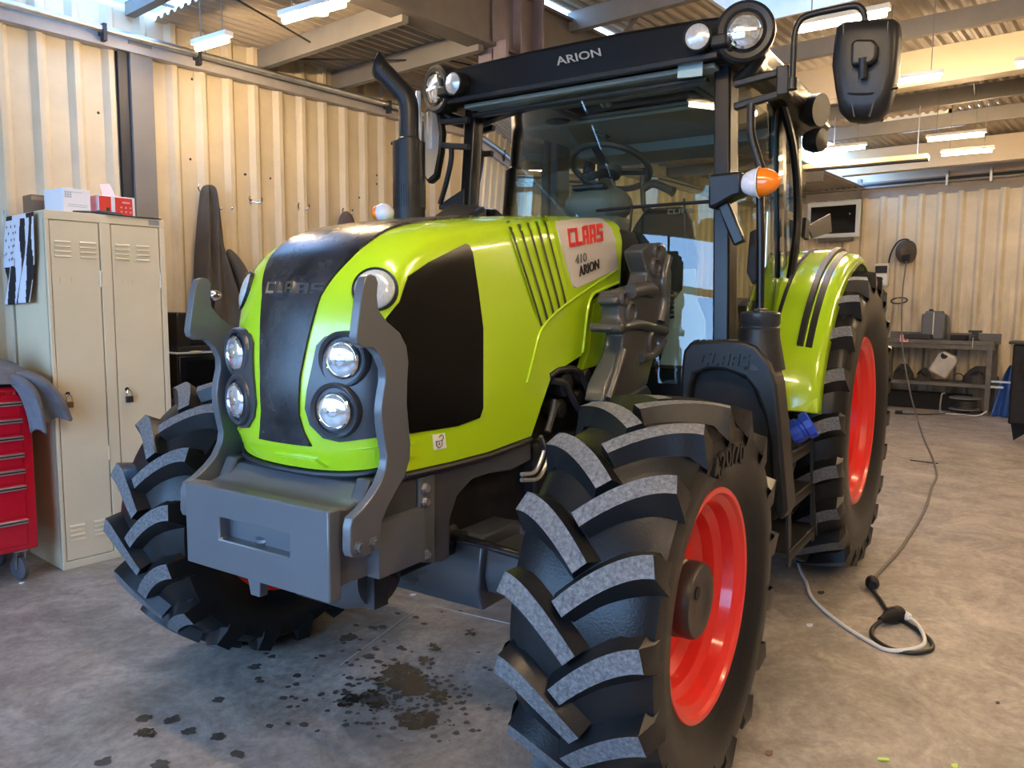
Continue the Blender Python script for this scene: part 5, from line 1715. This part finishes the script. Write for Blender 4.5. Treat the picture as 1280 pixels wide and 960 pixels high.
M_CLOTHG = mat('grey_cotton', (.135, .14, .165), .9, var=.15, scale=14, bump=.3, bscale=60)
M_CLOTHD = mat('dark_cotton', (.05, .05, .055), .9, var=.2, scale=14, bump=.3, bscale=60)


def heap(cx, cy, z0, rx, ry, h, seed, n=26):
    rows = []
    for i in range(n + 1):
        row = []
        for j in range(n + 1):
            u, v = i / n * 2 - 1, j / n * 2 - 1
            r = max(0, 1 - (u * u) ** 1.2 - (v * v) ** 1.2)
            f = h * r ** .5 * (1 + .30 * wob(u * 3.1 + seed, v * 2.7, seed, 1.3)) + .016 * math.sin(6 * u + 5 * v + 3 * wob(u, v, seed) + seed) * min(1, r * 4)
            row.append(Vector((cx + u * rx * (1 + .06 * wob(v, seed, u)), cy + v * ry * (1 + .05 * wob(u, v, seed)), z0 + .005 + max(0, f))))
        rows.append(row)
    return rows


cloth('grey_overall', 'crumpled grey work overall heaped on the red tool cabinet', heap(.76, -2.64, 1.05, .36, .23, .125, 1.7), M_CLOTHG)
cloth('black_jacket', 'dark jacket rolled up on top of the grey overall', heap(.92, -2.70, 1.13, .26, .17, .12, 4.2), M_CLOTHD)
# trouser legs hanging over the corner of the cabinet
def leg(name, label, path, widths, m_, ph):
    rows = []
    P = smooth_path(path, 5)
    for i, p in enumerate(P):
        t = i / (len(P) - 1)
        k = t * (len(widths) - 1)
        k0 = min(len(widths) - 2, int(k))
        w = widths[k0] + (widths[k0 + 1] - widths[k0]) * (k - k0)
        row = []
        for j in range(13):
            u = j / 12 * 2 - 1
            row.append(p + Vector((u * w, .022 * math.sin(3.2 * u + ph + 2.5 * t) * (.3 + t) + .03 * (1 - u * u), .012 * math.sin(4 * u + ph) * t)))
        rows.append(row)
    o = MB().grid(rows).build(name, m_, solid=.008, smooth=70, sub=1)
    return tag(o, label, 'clothes')


tl = leg('grey_trousers', 'grey work trousers hanging over the corner of the red cabinet towards the locker', [(.62, -2.62, 1.10), (.55, -2.50, 1.10), (.50, -2.415, 1.03), (.475, -2.40, .92), (.465, -2.395, .80)], [.10, .07, .05, .04, .036], M_CLOTHG, .3)
t2 = leg('trouser_leg', '', [(.56, -2.56, 1.115), (.49, -2.47, 1.09), (.42, -2.42, 1.02), (.385, -2.42, .94), (.37, -2.41, .85)], [.09, .07, .06, .062, .07], M_CLOTHG, 1.4)
for k_ in ('label', 'category'):
    if k_ in t2:
        del t2[k_]
t2.parent = tl

# coat hanging on the wall
M_COAT = mat('olive_coat', (.062, .050, .036), .75, var=.18, scale=9, bump=.2, bscale=30)
ct = tag(empty('hanging_coat', (-.84, -3.0, 2.24)), 'long dark brown work coat hanging from a wall hook right of the locker', 'coat')
rings = []
n = 48
for k in range(17):
    t = k / 16
    z = -t * 1.08
    wl_ = .045 + .10 * t ** .8 + .03 * math.sin(t * 4) * t
    wr_ = .04 + .10 * min(t, .40) + .34 * max(0, t - .40) ** .85
    if t > .82:
        wr_ -= (t - .82) * .55
    dep = .05 + .10 * t
    ring = []
    for j in range(n):
        a = 2 * PI * j / n
        c, s = math.cos(a), math.sin(a)
        x = -c * (wr_ if c > 0 else wl_)
        fold = 1 + .34 * math.sin(5 * a + 1.2 + t * 2) * (1 - .3 * t) + .16 * math.sin(11 * a + t * 5)
        y = .06 + max(-.085, s * dep * fold) + .02 * math.sin(c * 9 + 4 * t)
        ring.append(Vector((x, max(-.03, y), z + .03 * c * t)))
    rings.append(ring)
rings.insert(0, [Vector((p.x * .3, .03 + (p.y - .03) * .4, .028)) for p in rings[0]])
MB().loft(rings).build('coat_body', M_COAT, ct, smooth=70, sub=1)
# hood and sleeve as own folds
MB().tube(smooth_path([(-.10, .09, -.40), (-.17, .13, -.56), (-.21, .14, -.74), (-.20, .12, -.92)], 5), [.015, .03, .04, .045, .05, .052, .054, .056, .056, .056, .056, .055, .054, .052, .05, .048], 14).build('coat_sleeve', M_COAT, ct, sub=1)
for (x, z) in ((-.02, -.14), (-.10, -.13)):
    MB().ball((x - .0, .165, z), .010, 10).build('coat_button', M_CHROME, ct)
# wall hooks
def hook(px, py, label):
    p = W(px, py, 'y', YL + .006)
    o = tag(empty('wall_hook', p), label, 'hook', 'chrome coat hooks on the wall')
    MB().box((-.022, -.004, -.018), (.022, .003, .018)).build('plate', M_CHROME, o, bevel=.002)
    for s_ in (-1, 1):
        MB().tube(smooth_path([(0, .0, 0), (s_ * .03, .03, -.012), (s_ * .05, .045, .008), (s_ * .045, .05, .03)], 4), .0055, 8).build('prong', M_CHROME, o)
    return o


hook(315, 252, 'double chrome wall hook nearest to the hanging coat')
hook(375, 260, 'double chrome wall hook farther from the coat, before the mauve cap')
hook(252, 238, 'wall hook that carries the brown coat')
hook(430, 266, 'wall hook that carries the mauve cap above the bonnet')
p = W(430, 266, 'y', YL + .01)
cp = MB()
cp.loft([[p + Vector((c * w, .02 + abs(s) * dp, z)) for c, s in ((math.cos(a), math.sin(a)) for a in (2 * PI * j / 14 for j in range(14)))] for z, w, dp in ((.012, .02, .02), (-.02, .06, .05), (-.07, .085, .06), (-.13, .095, .05), (-.18, .09, .03))])
tag(cp.build('cloth_hat', mat('mauve_cloth', (.12, .085, .085), .9, bump=.2), sub=1), 'faded mauve cap hanging on a wall hook above the tractor nose', 'cap')
for px, py in ((306, 218), (338, 223), (449, 247), (240, 200), (122, 142), (301, 378)):
    pass
rv = MB()
for px, py in ((306, 218), (338, 223), (449, 247), (471, 219), (477, 220), (471, 230), (477, 230), (123, 141), (238, 199), (307, 218), (240, 99), (58, 337), (309, 343), (218, 349)):
    p = W(px, py, 'y', YL + .002)
    rv.lathe([(.009, 0), (.006, .004), (.001, .005)], p, (0, 1, 0), 8)
rv.build('screw_heads', M_DARK, wl, smooth=0)

# microwave ovens on a stand between locker and tractor
sd_ = tag(empty('side_table', (-.62, -2.76, 0)), 'low dark table carrying the ovens between locker and tractor', 'table')
MB().box((-.30, -.24, .84), (.30, .24, .87)).build('table_top', M_DARK, sd_, bevel=.003)
for x in (-.27, .27):
    for y in (-.21, .21):
        MB().box((x - .02, y - .02, 0), (x + .02, y + .02, .84)).build('leg', M_DARK, sd_)
ov = tag(empty('microwave_oven', (-.63, -2.77, .87)), 'black microwave oven with glass front standing right of the locker', 'oven')
MB().box((-.25, -.20, .008), (.25, .19, .285)).build('body', M_ENG, ov, bevel=.004)
MB().box((-.25, -.205, .285), (.25, .19, .290)).build('pale_top', mat('pale_grey', (.5, .5, .5), .4), ov)
MB().box((-.13, .19, .02), (.235, .20, .27)).build('door', M_BLACKG, ov, bevel=.003)
MB().box((-.10, .2005, .05), (.19, .203, .24)).build('door_glass', M_SCREEN, ov)
MB().box((-.245, .19, .02), (-.14, .198, .27)).build('control_panel', M_BLACK, ov, bevel=.002)
MB().lathe([(.018, 0), (.016, .014), (.001, .014)], (-.19, .198, .09), (0, 1, 0), 14).build('knob', M_ZINC, ov)
cf = tag(empty('coffee_machine', (-.55, -2.80, 1.16)), 'black coffee machine standing on the oven beside the locker', 'coffee machine')
MB().box((-.16, -.14, 0), (.11, .12, .035)).build('drip_base', M_BLACK, cf, bevel=.006)
MB().box((.02, -.14, .035), (.11, .12, .25)).build('body', M_BLACK, cf, bevel=.01)
MB().box((-.16, -.14, .035), (.02, -.02, .22)).build('tank', M_BLACK, cf, bevel=.01)
MB().tube([(-.02, .04, .25), (-.06, .06, .262), (-.12, .06, .258)], .012, 8).build('handle', M_BLACK, cf)
MB().ball((-.16, .10, .36), .05, 16, (1, 1, .8)).build('chrome_globe', M_CHROME, cf)
MB().tube([(-.14, .06, .20), (-.16, .10, .34)], .012, 8).build('globe_stem', M_BLACK, cf)
pp_ = tag(empty('paper_stack', (-.80, -2.52, .872)), 'white papers lying in front of the oven behind the tyre', 'papers')
MB().prism([(-.06, -.04, .003), (.06, -.05, .003), (.05, .03, .003), (-.05, .05, .003)], (0, 0, .018)).build('sheet', M_PAPER, pp_)
tag(MB().lathe([(.001, 0), (.035, 0), (.04, .006), (.03, .008), (.001, .004)], (-.52, -2.60, 1.161), (0, 0, 1), 20).build('small_saucer', mat('yellow_dish', (.70, .52, .20), .5)), 'small yellow dish on the oven top', 'dish')

# ================================================================== along the back wall
M_BENCH = mat('bench_steel', (.10, .095, .085), .6, var=.25, scale=8)
bn = tag(empty('workbench', (-10.45, -.28, 0)), 'rusty grey steel workbench with lower shelf at the far ribbed wall', 'workbench')
MB().box((-.28, -.75, .955), (.28, .68, 1.01)).build('bench_top', M_BENCH, bn, bevel=.004)
MB().box((-.29, -.75, 1.01), (-.26, .68, 1.10)).build('back_rail', M_BENCH, bn)
for y in (-.72, .63):
    for x in (-.25, .22):
        MB().box((x, y - .03, 0), (x + .06, y + .03, .955)).build('leg', M_BENCH, bn)
MB().box((-.26, -.75, .37), (.26, .68, .42)).build('lower_shelf', M_BENCH, bn, bevel=.003)
MB().box((-.26, -.75, .86), (.26, -.70, .955)).box((.22, -.75, .89), (.26, .68, .955)).build('apron', M_BENCH, bn)
for y in (-.3, .12):
    MB().box((-.28, y, .42), (-.25, y + .03, .955)).build('back_strut', M_BENCH, bn)
cn = tag(empty('grey_canister', (-10.45, -.395, 1.012)), 'dark grey plastic canister standing on the workbench', 'canister')
MB().loft([[Vector((a * .10, b * .15, z)) for a, b in ((-1, -1), (1, -1), (1, 1), (-1, 1))] for z in (0, .36)]).build('body', mat('canister_grey', (.10, .105, .105), .5), cn, bevel=.025, seg=3)
MB().loft([[Vector((a * .08 * s, b * .12 * s, z)) for a, b in ((-1, -1), (1, -1), (1, 1), (-1, 1))] for z, s in ((.355, 1), (.40, .85))]).build('shoulder', bpy.data.materials['canister_grey'], cn, bevel=.012)
MB().tube(smooth_path([(0, .11, .30), (0, .17, .32), (0, .17, .12), (0, .12, .08)], 4), .016, 8).build('handle', bpy.data.materials['canister_grey'], cn)
MB().box((.1, .0, .0), (.103, .014, .38)).build('level_strip', mat('strip_cream', (.62, .55, .42), .5), cn)
MB().lathe([(.03, 0), (.03, .03), (.001, .03)], (0, -.05, .395), (0, 0, 1), 14).build('cap', M_ENG, cn)
vs_ = tag(empty('bench_vise', (-10.28, .145, 1.012)), 'small dark bench vise clamped on the workbench', 'vise')
MB().box((-.07, -.05, 0), (.05, .05, .03)).box((-.05, -.035, .03), (.03, .035, .11)).box((-.06, -.075, .11), (.04, .075, .14)).build('jaws', M_DARK, vs_, bevel=.004)
MB().tube([(.13, 0, .07), (.13, 0, -.10)], .008, 8).build('handle_bar', M_ZINC, vs_)
MB().lathe([(.02, 0), (.02, .115), (.001, .115)], (.03, 0, .07), (1, 0, 0), 12).build('screw', M_CHROME, vs_)
for nm, lab, pts, w_, m_ in (('rubber_pad', 'long dark rubber pad lying on the workbench top', ((-10.25, -.72, 1.03), (-10.25, -.55, 1.04), (-10.25, -.38, 1.03)), .05, M_DARK),
                             ('dark_pan', 'dark shallow pan on the workbench beside the canister', ((-10.30, -.14, 1.03), (-10.30, .0, 1.035), (-10.30, .06, 1.03)), .055, M_ENG)):
    o = MB().loft([[Vector(p) + Vector((x, 0, z)) for x, z in ((-.10, -w_ * .3), (.10, -w_ * .3), (.10, w_), (-.10, w_))] for p in pts]).build(nm, m_, bevel=.01)
    o.location.z = -.002
    tag(o, lab, 'workshop item')
tg = tag(empty('price_tag', (-10.165, -.72, 1.02)), 'small pink tag on the front edge of the workbench', 'tag')
MB().box((-.004, -.05, -.05), (0, .06, .05)).build('tag_card', mat('pink_card', (.80, .45, .47), .6), tg)
MB().prism([(.001, -.0, -.03), (.001, .05, -.03), (.001, .05, .02)], (.001, 0, 0)).build('tag_mark', M_RED, tg)
jc = tag(empty('white_jerrycan', (-10.30, -.28, .425), 0), 'dirty white plastic jerrycan leaning on the bench shelf', 'jerrycan')
jc.rotation_euler = (math.radians(-28), 0, 0)
jc.location.z = .535
MB().loft([[Vector((a * .09, b * .13 * s, z)) for a, b in ((-1, -1), (1, -1), (1, 1), (-1, 1))] for z, s in ((-.02, 1), (.26, 1), (.32, .6))]).build('body', mat('dirty_white', (.42, .40, .36), .5, var=.2, scale=8), jc, bevel=.03, seg=3)
MB().lathe([(.045, -.01), (.045, .03), (.001, .03)], (.07, -.05, .26), (.8, 0, .5), 16).build('cap', M_ENG, jc)
random.seed(11)
junk = [('rag_heap', 'dark oily rags heaped at the left of the bench shelf', -.74, .13, .22), ('machine_part', 'black machine part on the shelf between rags and jerrycan', -.47, .10, .18), ('angled_casting', 'dark angular casting on the right of the bench shelf', .24, .19, .24)]
for nm, lab, y, w_, h_ in junk:
    o = tag(empty(nm, (-10.35, -.28 + y + .28 - .0, .422)), lab, 'workshop item')
    m_ = mat(nm, (.035, .032, .03), .6, var=.3, scale=10)
    MB().loft([[Vector((.15 * math.cos(a) * s * (1 + .25 * math.sin(3 * a + y * 9)), w_ * math.sin(a) * s * (1 + .2 * math.sin(4 * a + y * 5)), z)) for a in (2 * PI * j / 12 for j in range(12))] for z, s in ((0, 1.), (h_ * .4, .95), (h_ * .8, .6), (h_, .3))]).build('lump', m_, o, smooth=25)
    MB().tube(smooth_path([(.10, -w_ * .6, h_ * .5), (.16, 0, h_ * .8), (.12, w_ * .7, h_ * .4)], 4), .014, 8).build('loop', M_DARK, o)
o = tag(empty('wire_ring', (-10.28, -.02, .50)), 'small coil of wire on the bench shelf beside the jerrycan', 'coil')
MB().lathe([(.06 + .008 * math.cos(a), .008 * math.sin(a)) for a in (2 * PI * k / 8 for k in range(9))], (0, 0, .0), (1, .3, .2), 20).build('ring', M_DARK, o)
o.location.z = .49
# boxes on the floor under the bench
o = tag(MB().box((-10.62, -.95, 0), (-10.42, .12, .24)).build('dark_crate', M_ENG, bevel=.01), 'long dark crate on the floor under the workbench', 'crate')
# cable drum
dr = tag(empty('cable_drum', (-10.15, .10, 0)), 'cable drum with pale flanges lying on the floor under the workbench', 'cable drum')
for z in (.07, .22):
    MB().lathe([(.03, 0), (.19, 0), (.20, .008), (.19, .016), (.03, .016)], (0, 0, z), (0, 0, 1), 36).build('flange', M_ZINC, dr)
for k in range(5):
    MB().lathe([(.14 + .013 * math.cos(a), .013 * math.sin(a)) for a in (2 * PI * j / 8 for j in range(9))], (0, 0, .105 + k * .024), (0, 0, 1), 28).build('cable_turn', M_WIRE, dr)
MB().tube(smooth_path([(.05, -.24, .28), (.10, -.27, .26), (.10, -.28, .06), (.12, -.24, .014), (.12, 0, .012), (.12, .18, .014), (.10, .28, .08)], 5), .011, 8).build('stand', M_ZINC, dr)
cl = MB().tube(smooth_path([(-10.0, -.10, .012), (-9.75, -.28, .008), (-9.62, -.45, .008), (-9.58, -.56, .010)], 5), .008, 8)
o = tag(cl.build('drum_cable', M_WIRE), 'short black lead from the cable drum with a socket end on the floor', 'cable')
MB().lathe([(.001, 0), (.022, 0), (.025, .03), (.025, .09), (.001, .09)], (-9.58, -.55, .026), (.2, -1, 0), 12).build('socket', M_ENG, o)
# wall-mounted cable reel with its lead running down to the floor
rl = tag(empty('cable_reel', (-10.68, -.872, 2.275)), 'dark round cable reel mounted on the far wall above the workbench', 'cable reel')
MB().lathe([(.001, -.085), (.12, -.08), (.165, -.04), (.175, 0), (.165, .05), (.12, .08), (.001, .085)], (0, 0, 0), (.55, 1, 0), 30).build('drum_case', mat('reel_brown', (.07, .058, .048), .5, var=.2, scale=9), rl)
MB().box((-.12, -.08, -.06), (-.03, .08, .06)).build('bracket', M_DARK, rl)
MB().box((.07, -.02, -.14), (.15, .08, -.05)).build('outlet', M_ENG, rl, bevel=.008)
MB().tube(smooth_path([(.02, .04, .17), (.02, -.03, .185), (.0, -.12, .15), (-.03, -.20, .03), (-.05, -.24, -.12), (-.05, -.24, -.30), (-.06, -.30, -.45), (-.07, -.42, -.53)], 5), .011, 8).build('supply_cable', M_WIRE, rl)
CORD = [(1133, 345), (1135, 390), (1137, 440)]
pts = [Vector((-10.56, -.83, 2.14)), Vector((-10.30, -.80, 1.7)), Vector((-10.07, -.72, 1.0)), Vector((-9.88, -.55, .35)), Vector((-9.5, -.36, .02))] + [Vector((x, y, .009)) for x, y in ((-8.6, -.13), (-7.5, .153), (-6.6, .40), (-6.1, .532), (-5.5, .67), (-5.0, .73), (-4.4, .82), (-3.888, .88), (-3.3, .93), (-2.932, .954), (-2.461, .965), (-2.30, .99))]
M_GCORD = mat('grey_cord', (.13, .12, .11), .5)
o = tag(MB().tube(smooth_path(pts, 6), .0095, 8).build('extension_cord', M_GCORD), 'long grey cord hanging from the wall reel and winding over the floor', 'cord')
MB().lathe([(.001, -.05), (.02, -.05), (.032, -.02), (.034, .02), (.02, .05), (.001, .05)], (-2.27, .995, .034), (1, .3, 0), 18).build('cord_stopper', M_ENG, o)
pts = [Vector((x, y, .010)) for x, y in ((-2.24, 1.0), (-2.10, 1.08), (-1.939, 1.165), (-1.86, 1.27), (-1.75, 1.37), (-1.64, 1.40), (-1.55, 1.345), (-1.535, 1.26), (-1.60, 1.18), (-1.68, 1.15))] + [Vector((-1.73, 1.155, .022)), Vector((-1.77, 1.17, .034))]
MB().tube(smooth_path(pts, 6), .010, 10).build('cord_end', M_WIRE, o)
MB().lathe([(.001, -.07), (.014, -.07), (.022, -.03), (.034, .0), (.037, .06), (.036, .075), (.028, .078), (.001, .078)], (-1.83, 1.187, .038), (-.92, .32, .02), 20).build('socket', M_ENG, o)
MB().lathe([(.039, .02), (.041, .026), (.039, .032)], (-1.83, 1.187, .038), (-.92, .32, .02), 20).build('socket_ring', M_ENG, o)
pts = [Vector((-3.12, .235, .56)), Vector((-3.02, .28, .30)), Vector((-2.86, .36, .07))] + [Vector((x, y, .009)) for x, y in ((-2.619, .473), (-2.30, .61), (-2.113, .709), (-1.92, .80), (-1.76, .93), (-1.637, 1.06), (-1.55, 1.18), (-1.515, 1.255))] + [Vector((x, y, z)) for x, y, z in ((-1.55, 1.33, .020), (-1.64, 1.37, .024), (-1.75, 1.345, .026), (-1.86, 1.29, .030), (-1.90, 1.23, .034))]
o = tag(MB().tube(smooth_path(pts, 6), .0085, 8).build('power_lead', mat('white_pvc', (.74, .73, .70), .4)), 'white lead from under the tractor steps plugged into the black socket', 'cord')
MB().lathe([(.001, 0), (.018, 0), (.020, .05), (.012, .06), (.001, .06)], (-1.92, 1.215, .036), (.55, .65, 0), 12).build('plug', M_WHITE, o)
# switch box and its lead
eb = tag(empty('switch_box', (-10.73, -1.20, 1.95)), 'cream electric box with dark window on the far wall behind the rear wheel', 'switch box')
MB().box((-.02, -.10, -.17), (.06, .10, .17)).build('box', mat('box_cream', (.68, .62, .50), .5), eb, bevel=.006)
MB().box((.06, -.085, .02), (.064, .085, .13)).build('window', M_DARK, eb)
MB().box((.06, -.085, -.15), (.068, .085, .0)).build('socket_plate', M_WHITE, eb, bevel=.003)
MB().lathe([(.035, 0), (.035, .02), (.001, .02)], (.068, 0, -.07), (1, 0, 0), 16).build('socket', M_ENG, eb)
MB().tube(smooth_path([(.08, .0, -.09), (.12, .05, -.22), (.06, .10, -.30)], 4), .010, 6).build('lead', M_WIRE, eb)
o = tag(MB().lathe([(.11 + .010 * math.cos(a), .010 * math.sin(a)) for a in (2 * PI * k / 8 for k in range(9))], (-10.68, -.93, 1.56), (.4, 0, .9), 24).build('cable_loop', M_WIRE), 'small black cable loop on the far wall beside the rear tyre', 'cable')
# screen on the wall
scn = tag(empty('wall_screen', (-10.55, -1.90, 2.82)), 'dark flat screen with a white frame high on the far wall behind the wing', 'screen')
MB().box((-.03, -.40, -.30), (.02, .40, .26)).build('frame', mat('screen_white', (.62, .68, .72), .3), scn, bevel=.015)
MB().box((.02, -.335, -.235), (.024, .335, .185)).build('panel', M_BLACKG, scn)
MB().lathe([(.012, 0), (.001, .001)], (.0245, .25, .05), (1, 0, 0), 12).build('power_light', M_ZINC, scn)
MB().tube([(-.03, 0, 0), (-.25, 0, 0)], .04, 10).build('wall_arm', M_DARK, scn)
MB().box((-.05, -.2, -.36), (.05, .30, -.30)).build('cable_tray', M_BENCH, scn)
# blue sheet and black bin at the right edge
M_BLUE = mat('blue_tarp', (.012, .06, .26), .6, var=.2, scale=10)
rows = []
for k in range(9):
    t = k / 8
    rows.append([Vector((-10.28 + .05 * math.sin(j * 1.4 + t) + .10 * t, .60 + (j / 12 - .5) * (.05 + .34 * t ** .7), .70 * (1 - t))) for j in range(13)])
tag(MB().grid(rows).build('blue_apron', M_BLUE, solid=.01, sub=1, smooth=70), 'blue cloth hanging down to the floor between workbench and black bin', 'cloth')
sb = tag(empty('black_machine', (-8.0, 1.10, 0)), 'black machine with a round drum cut by the right edge of the photo', 'machine')
MB().box((-.15, -.21, .22), (.20, .30, 1.08)).build('cabinet', M_ENG, sb, bevel=.02)
MB().prism([(.0, -.21, .24), (.0, .10, .24), (.0, -.17, .02)], (-.06, 0, 0)).build('foot', M_ENG, sb)
MB().box((-.1, .1, 0), (.1, .25, .24)).build('foot', M_ENG, sb)
MB().box((-.17, -.25, 1.08), (.22, .34, 1.11)).build('lid', M_DARK, sb, bevel=.006)
MB().lathe([(.22, 0), (.23, .06), (.19, .09), (.17, .05), (.001, .04)], (.20, .10, .84), (1, 0, 0), 30).build('drum', M_BLACK, sb)
MB().box((-.05, -.42, .64), (-.02, -.21, .66)).box((-.05, -.42, .58), (-.02, -.30, .60)).build('side_bar', M_ZINC, sb)
# small bits on the floor
def bit(px, py, label, name, m_, s=.02, cat='scrap'):
    p = W(px, py, 'z', 0)
    o = MB().prism([p + Vector((math.cos(a) * s * (1 + .3 * math.sin(3 * a)), math.sin(a) * s * .7, .0005)) for a in (2 * PI * k / 7 for k in range(7))], (0, 0, .004)).build(name, m_, smooth=0)
    return tag(o, label, cat)


M_LIMEBIT = mat('lime_plastic', (.55, .72, .12), .5)
p = W(1104, 951, 'z', 0)
tag(MB().lathe([(.005, -.017), (.0052, .017)], p + Vector((0, 0, .0055)), (-.5, .85, 0), 10, True).build('green_plug', M_LIMEBIT), 'small lime green plastic plug on the bare floor at the bottom of the photo', 'plug')
bit(1193, 958, 'lime green scrap at the bottom edge right of the lime plug', 'green_scrap', M_LIMEBIT, .014)
bit(1012, 782, 'white paper scrap on the floor below the white lead', 'paper_scrap', M_PAPER, .020)
bit(961, 942, 'brown leaf on the floor behind the near front tyre', 'dry_leaf', M_CARD, .018, 'leaf')
bit(516, 744, 'pale scrap on the floor behind the weight block', 'pale_scrap', M_PAPER, .018)
bit(1026, 741, 'thin dark sliver on the floor beside the white lead', 'dark_sliver', M_DARK, .024)
bit(1247, 879, 'dark chip on the floor at the right edge of the photo', 'dark_chip', M_DARK, .010)
bit(27, 729, 'white flake beside the castor of the red cabinet', 'white_flake', M_PAPER, .012)
p = W(1155, 578, 'z', 0)
tag(MB().tube([p + Vector((0, -.12, .006)), p + Vector((0, .12, .006))], .005, 6).build('thin_rod', M_DARK), 'thin dark rod lying across the floor beside the long grey cord', 'rod')
# oil and coolant spots
M_OIL = mat('wet_oil', (.035, .030, .022), .25, var=.4, scale=14)
M_DAMP = mat('damp_spot', (.07, .062, .05), .55, var=.3, scale=20)
random.seed(5)


def spot(mb, px, py, rx, seed, el=1.0):
    p = W(px, py, 'z', 0)
    n = 18
    ring = []
    for k in range(n):
        a = 2 * PI * k / n
        r = rx * (1 + .38 * wob(math.cos(a) * 2.2 + seed, math.sin(a) * 2.1, seed * 1.7, 1.6))
        ring.append((p.x + r * math.cos(a) * el, p.y + r * math.sin(a), .0012 + .0002 * (seed % 5)))
    mb.add(ring, [tuple(range(n))])


oil, damp = MB(), MB()
for (px, py, r) in ((505, 853, .12), (495, 838, .09), (520, 862, .09), (530, 825, .045), (520, 840, .05), (548, 870, .06), (440, 873, .07), (462, 868, .06), (470, 878, .08), (432, 880, .05), (520, 902, .10), (535, 898, .06), (508, 898, .06), (550, 873, .05), (183, 917, .055), (590, 792, .04), (541, 806, .03), (545, 812, .035)):
    spot(oil, px, py, r * .55, random.uniform(0, 20), random.uniform(.7, 1.2))
    for q_ in range(16):
        spot(oil if q_ % 3 else damp, px + random.gauss(0, r * 105), py + random.gauss(0, r * 60), r * random.uniform(.06, .26), random.uniform(0, 20), random.uniform(.7, 1.3))
for (px, py, r) in ((435, 797, .04), (461, 821, .035), (473, 827, .025), (478, 784, .025), (500, 810, .02), (470, 812, .02), (445, 782, .02), (403, 820, .02), (395, 823, .012), (325, 852, .02), (323, 848, .015), (371, 845, .02), (370, 856, .018), (354, 873, .018), (365, 871, .014), (380, 906, .02), (360, 905, .014), (337, 908, .016), (461, 905, .018), (397, 914, .012), (530, 780, .02), (575, 764, .015), (594, 755, .02), (552, 765, .012), (497, 767, .02), (505, 812, .018), (480, 802, .012), (450, 800, .014), (430, 804, .014), (428, 814, .012), (449, 813, .01), (273, 875, .025), (235, 915, .03), (215, 900, .03), (180, 898, .03), (297, 943, .03), (273, 921, .03), (129, 953, .03), (200, 957, .04), (318, 834, .03), (340, 821, .02), (570, 917, .015), (640, 0 + 790, .012), (520, 772, .02), (466, 785, .03)):
    spot(damp, px, py, r * .9, random.uniform(0, 20), random.uniform(.6, 1.1))
for k in range(260):
    a = random.gauss(0, 1), random.gauss(0, 1)
    spot(damp, 500 + a[0] * 55, 872 + a[1] * 24, random.uniform(.003, .014), random.uniform(0, 20))
tag(oil.build('oil_stain', M_OIL, smooth=0), 'dark wet oil patches on the concrete in front of the tractor', 'stain', kind='stuff')
tag(damp.build('damp_drops', M_DAMP, smooth=0), 'small dark drops spattered over the concrete in front of the tractor', 'stain', kind='stuff')
# joint lines in the slab
for a, b in (((540, 757), (660, 785)), ((425, 832), (520, 762))):
    p, q = W(*a, 'z', 0), W(*b, 'z', 0)
    struct(MB().beam(p + Vector((0, 0, .0005)), q + Vector((0, 0, .0005)), .008, .003).build('floor_joint', mat('joint_pale', (.45, .43, .40), .7)))
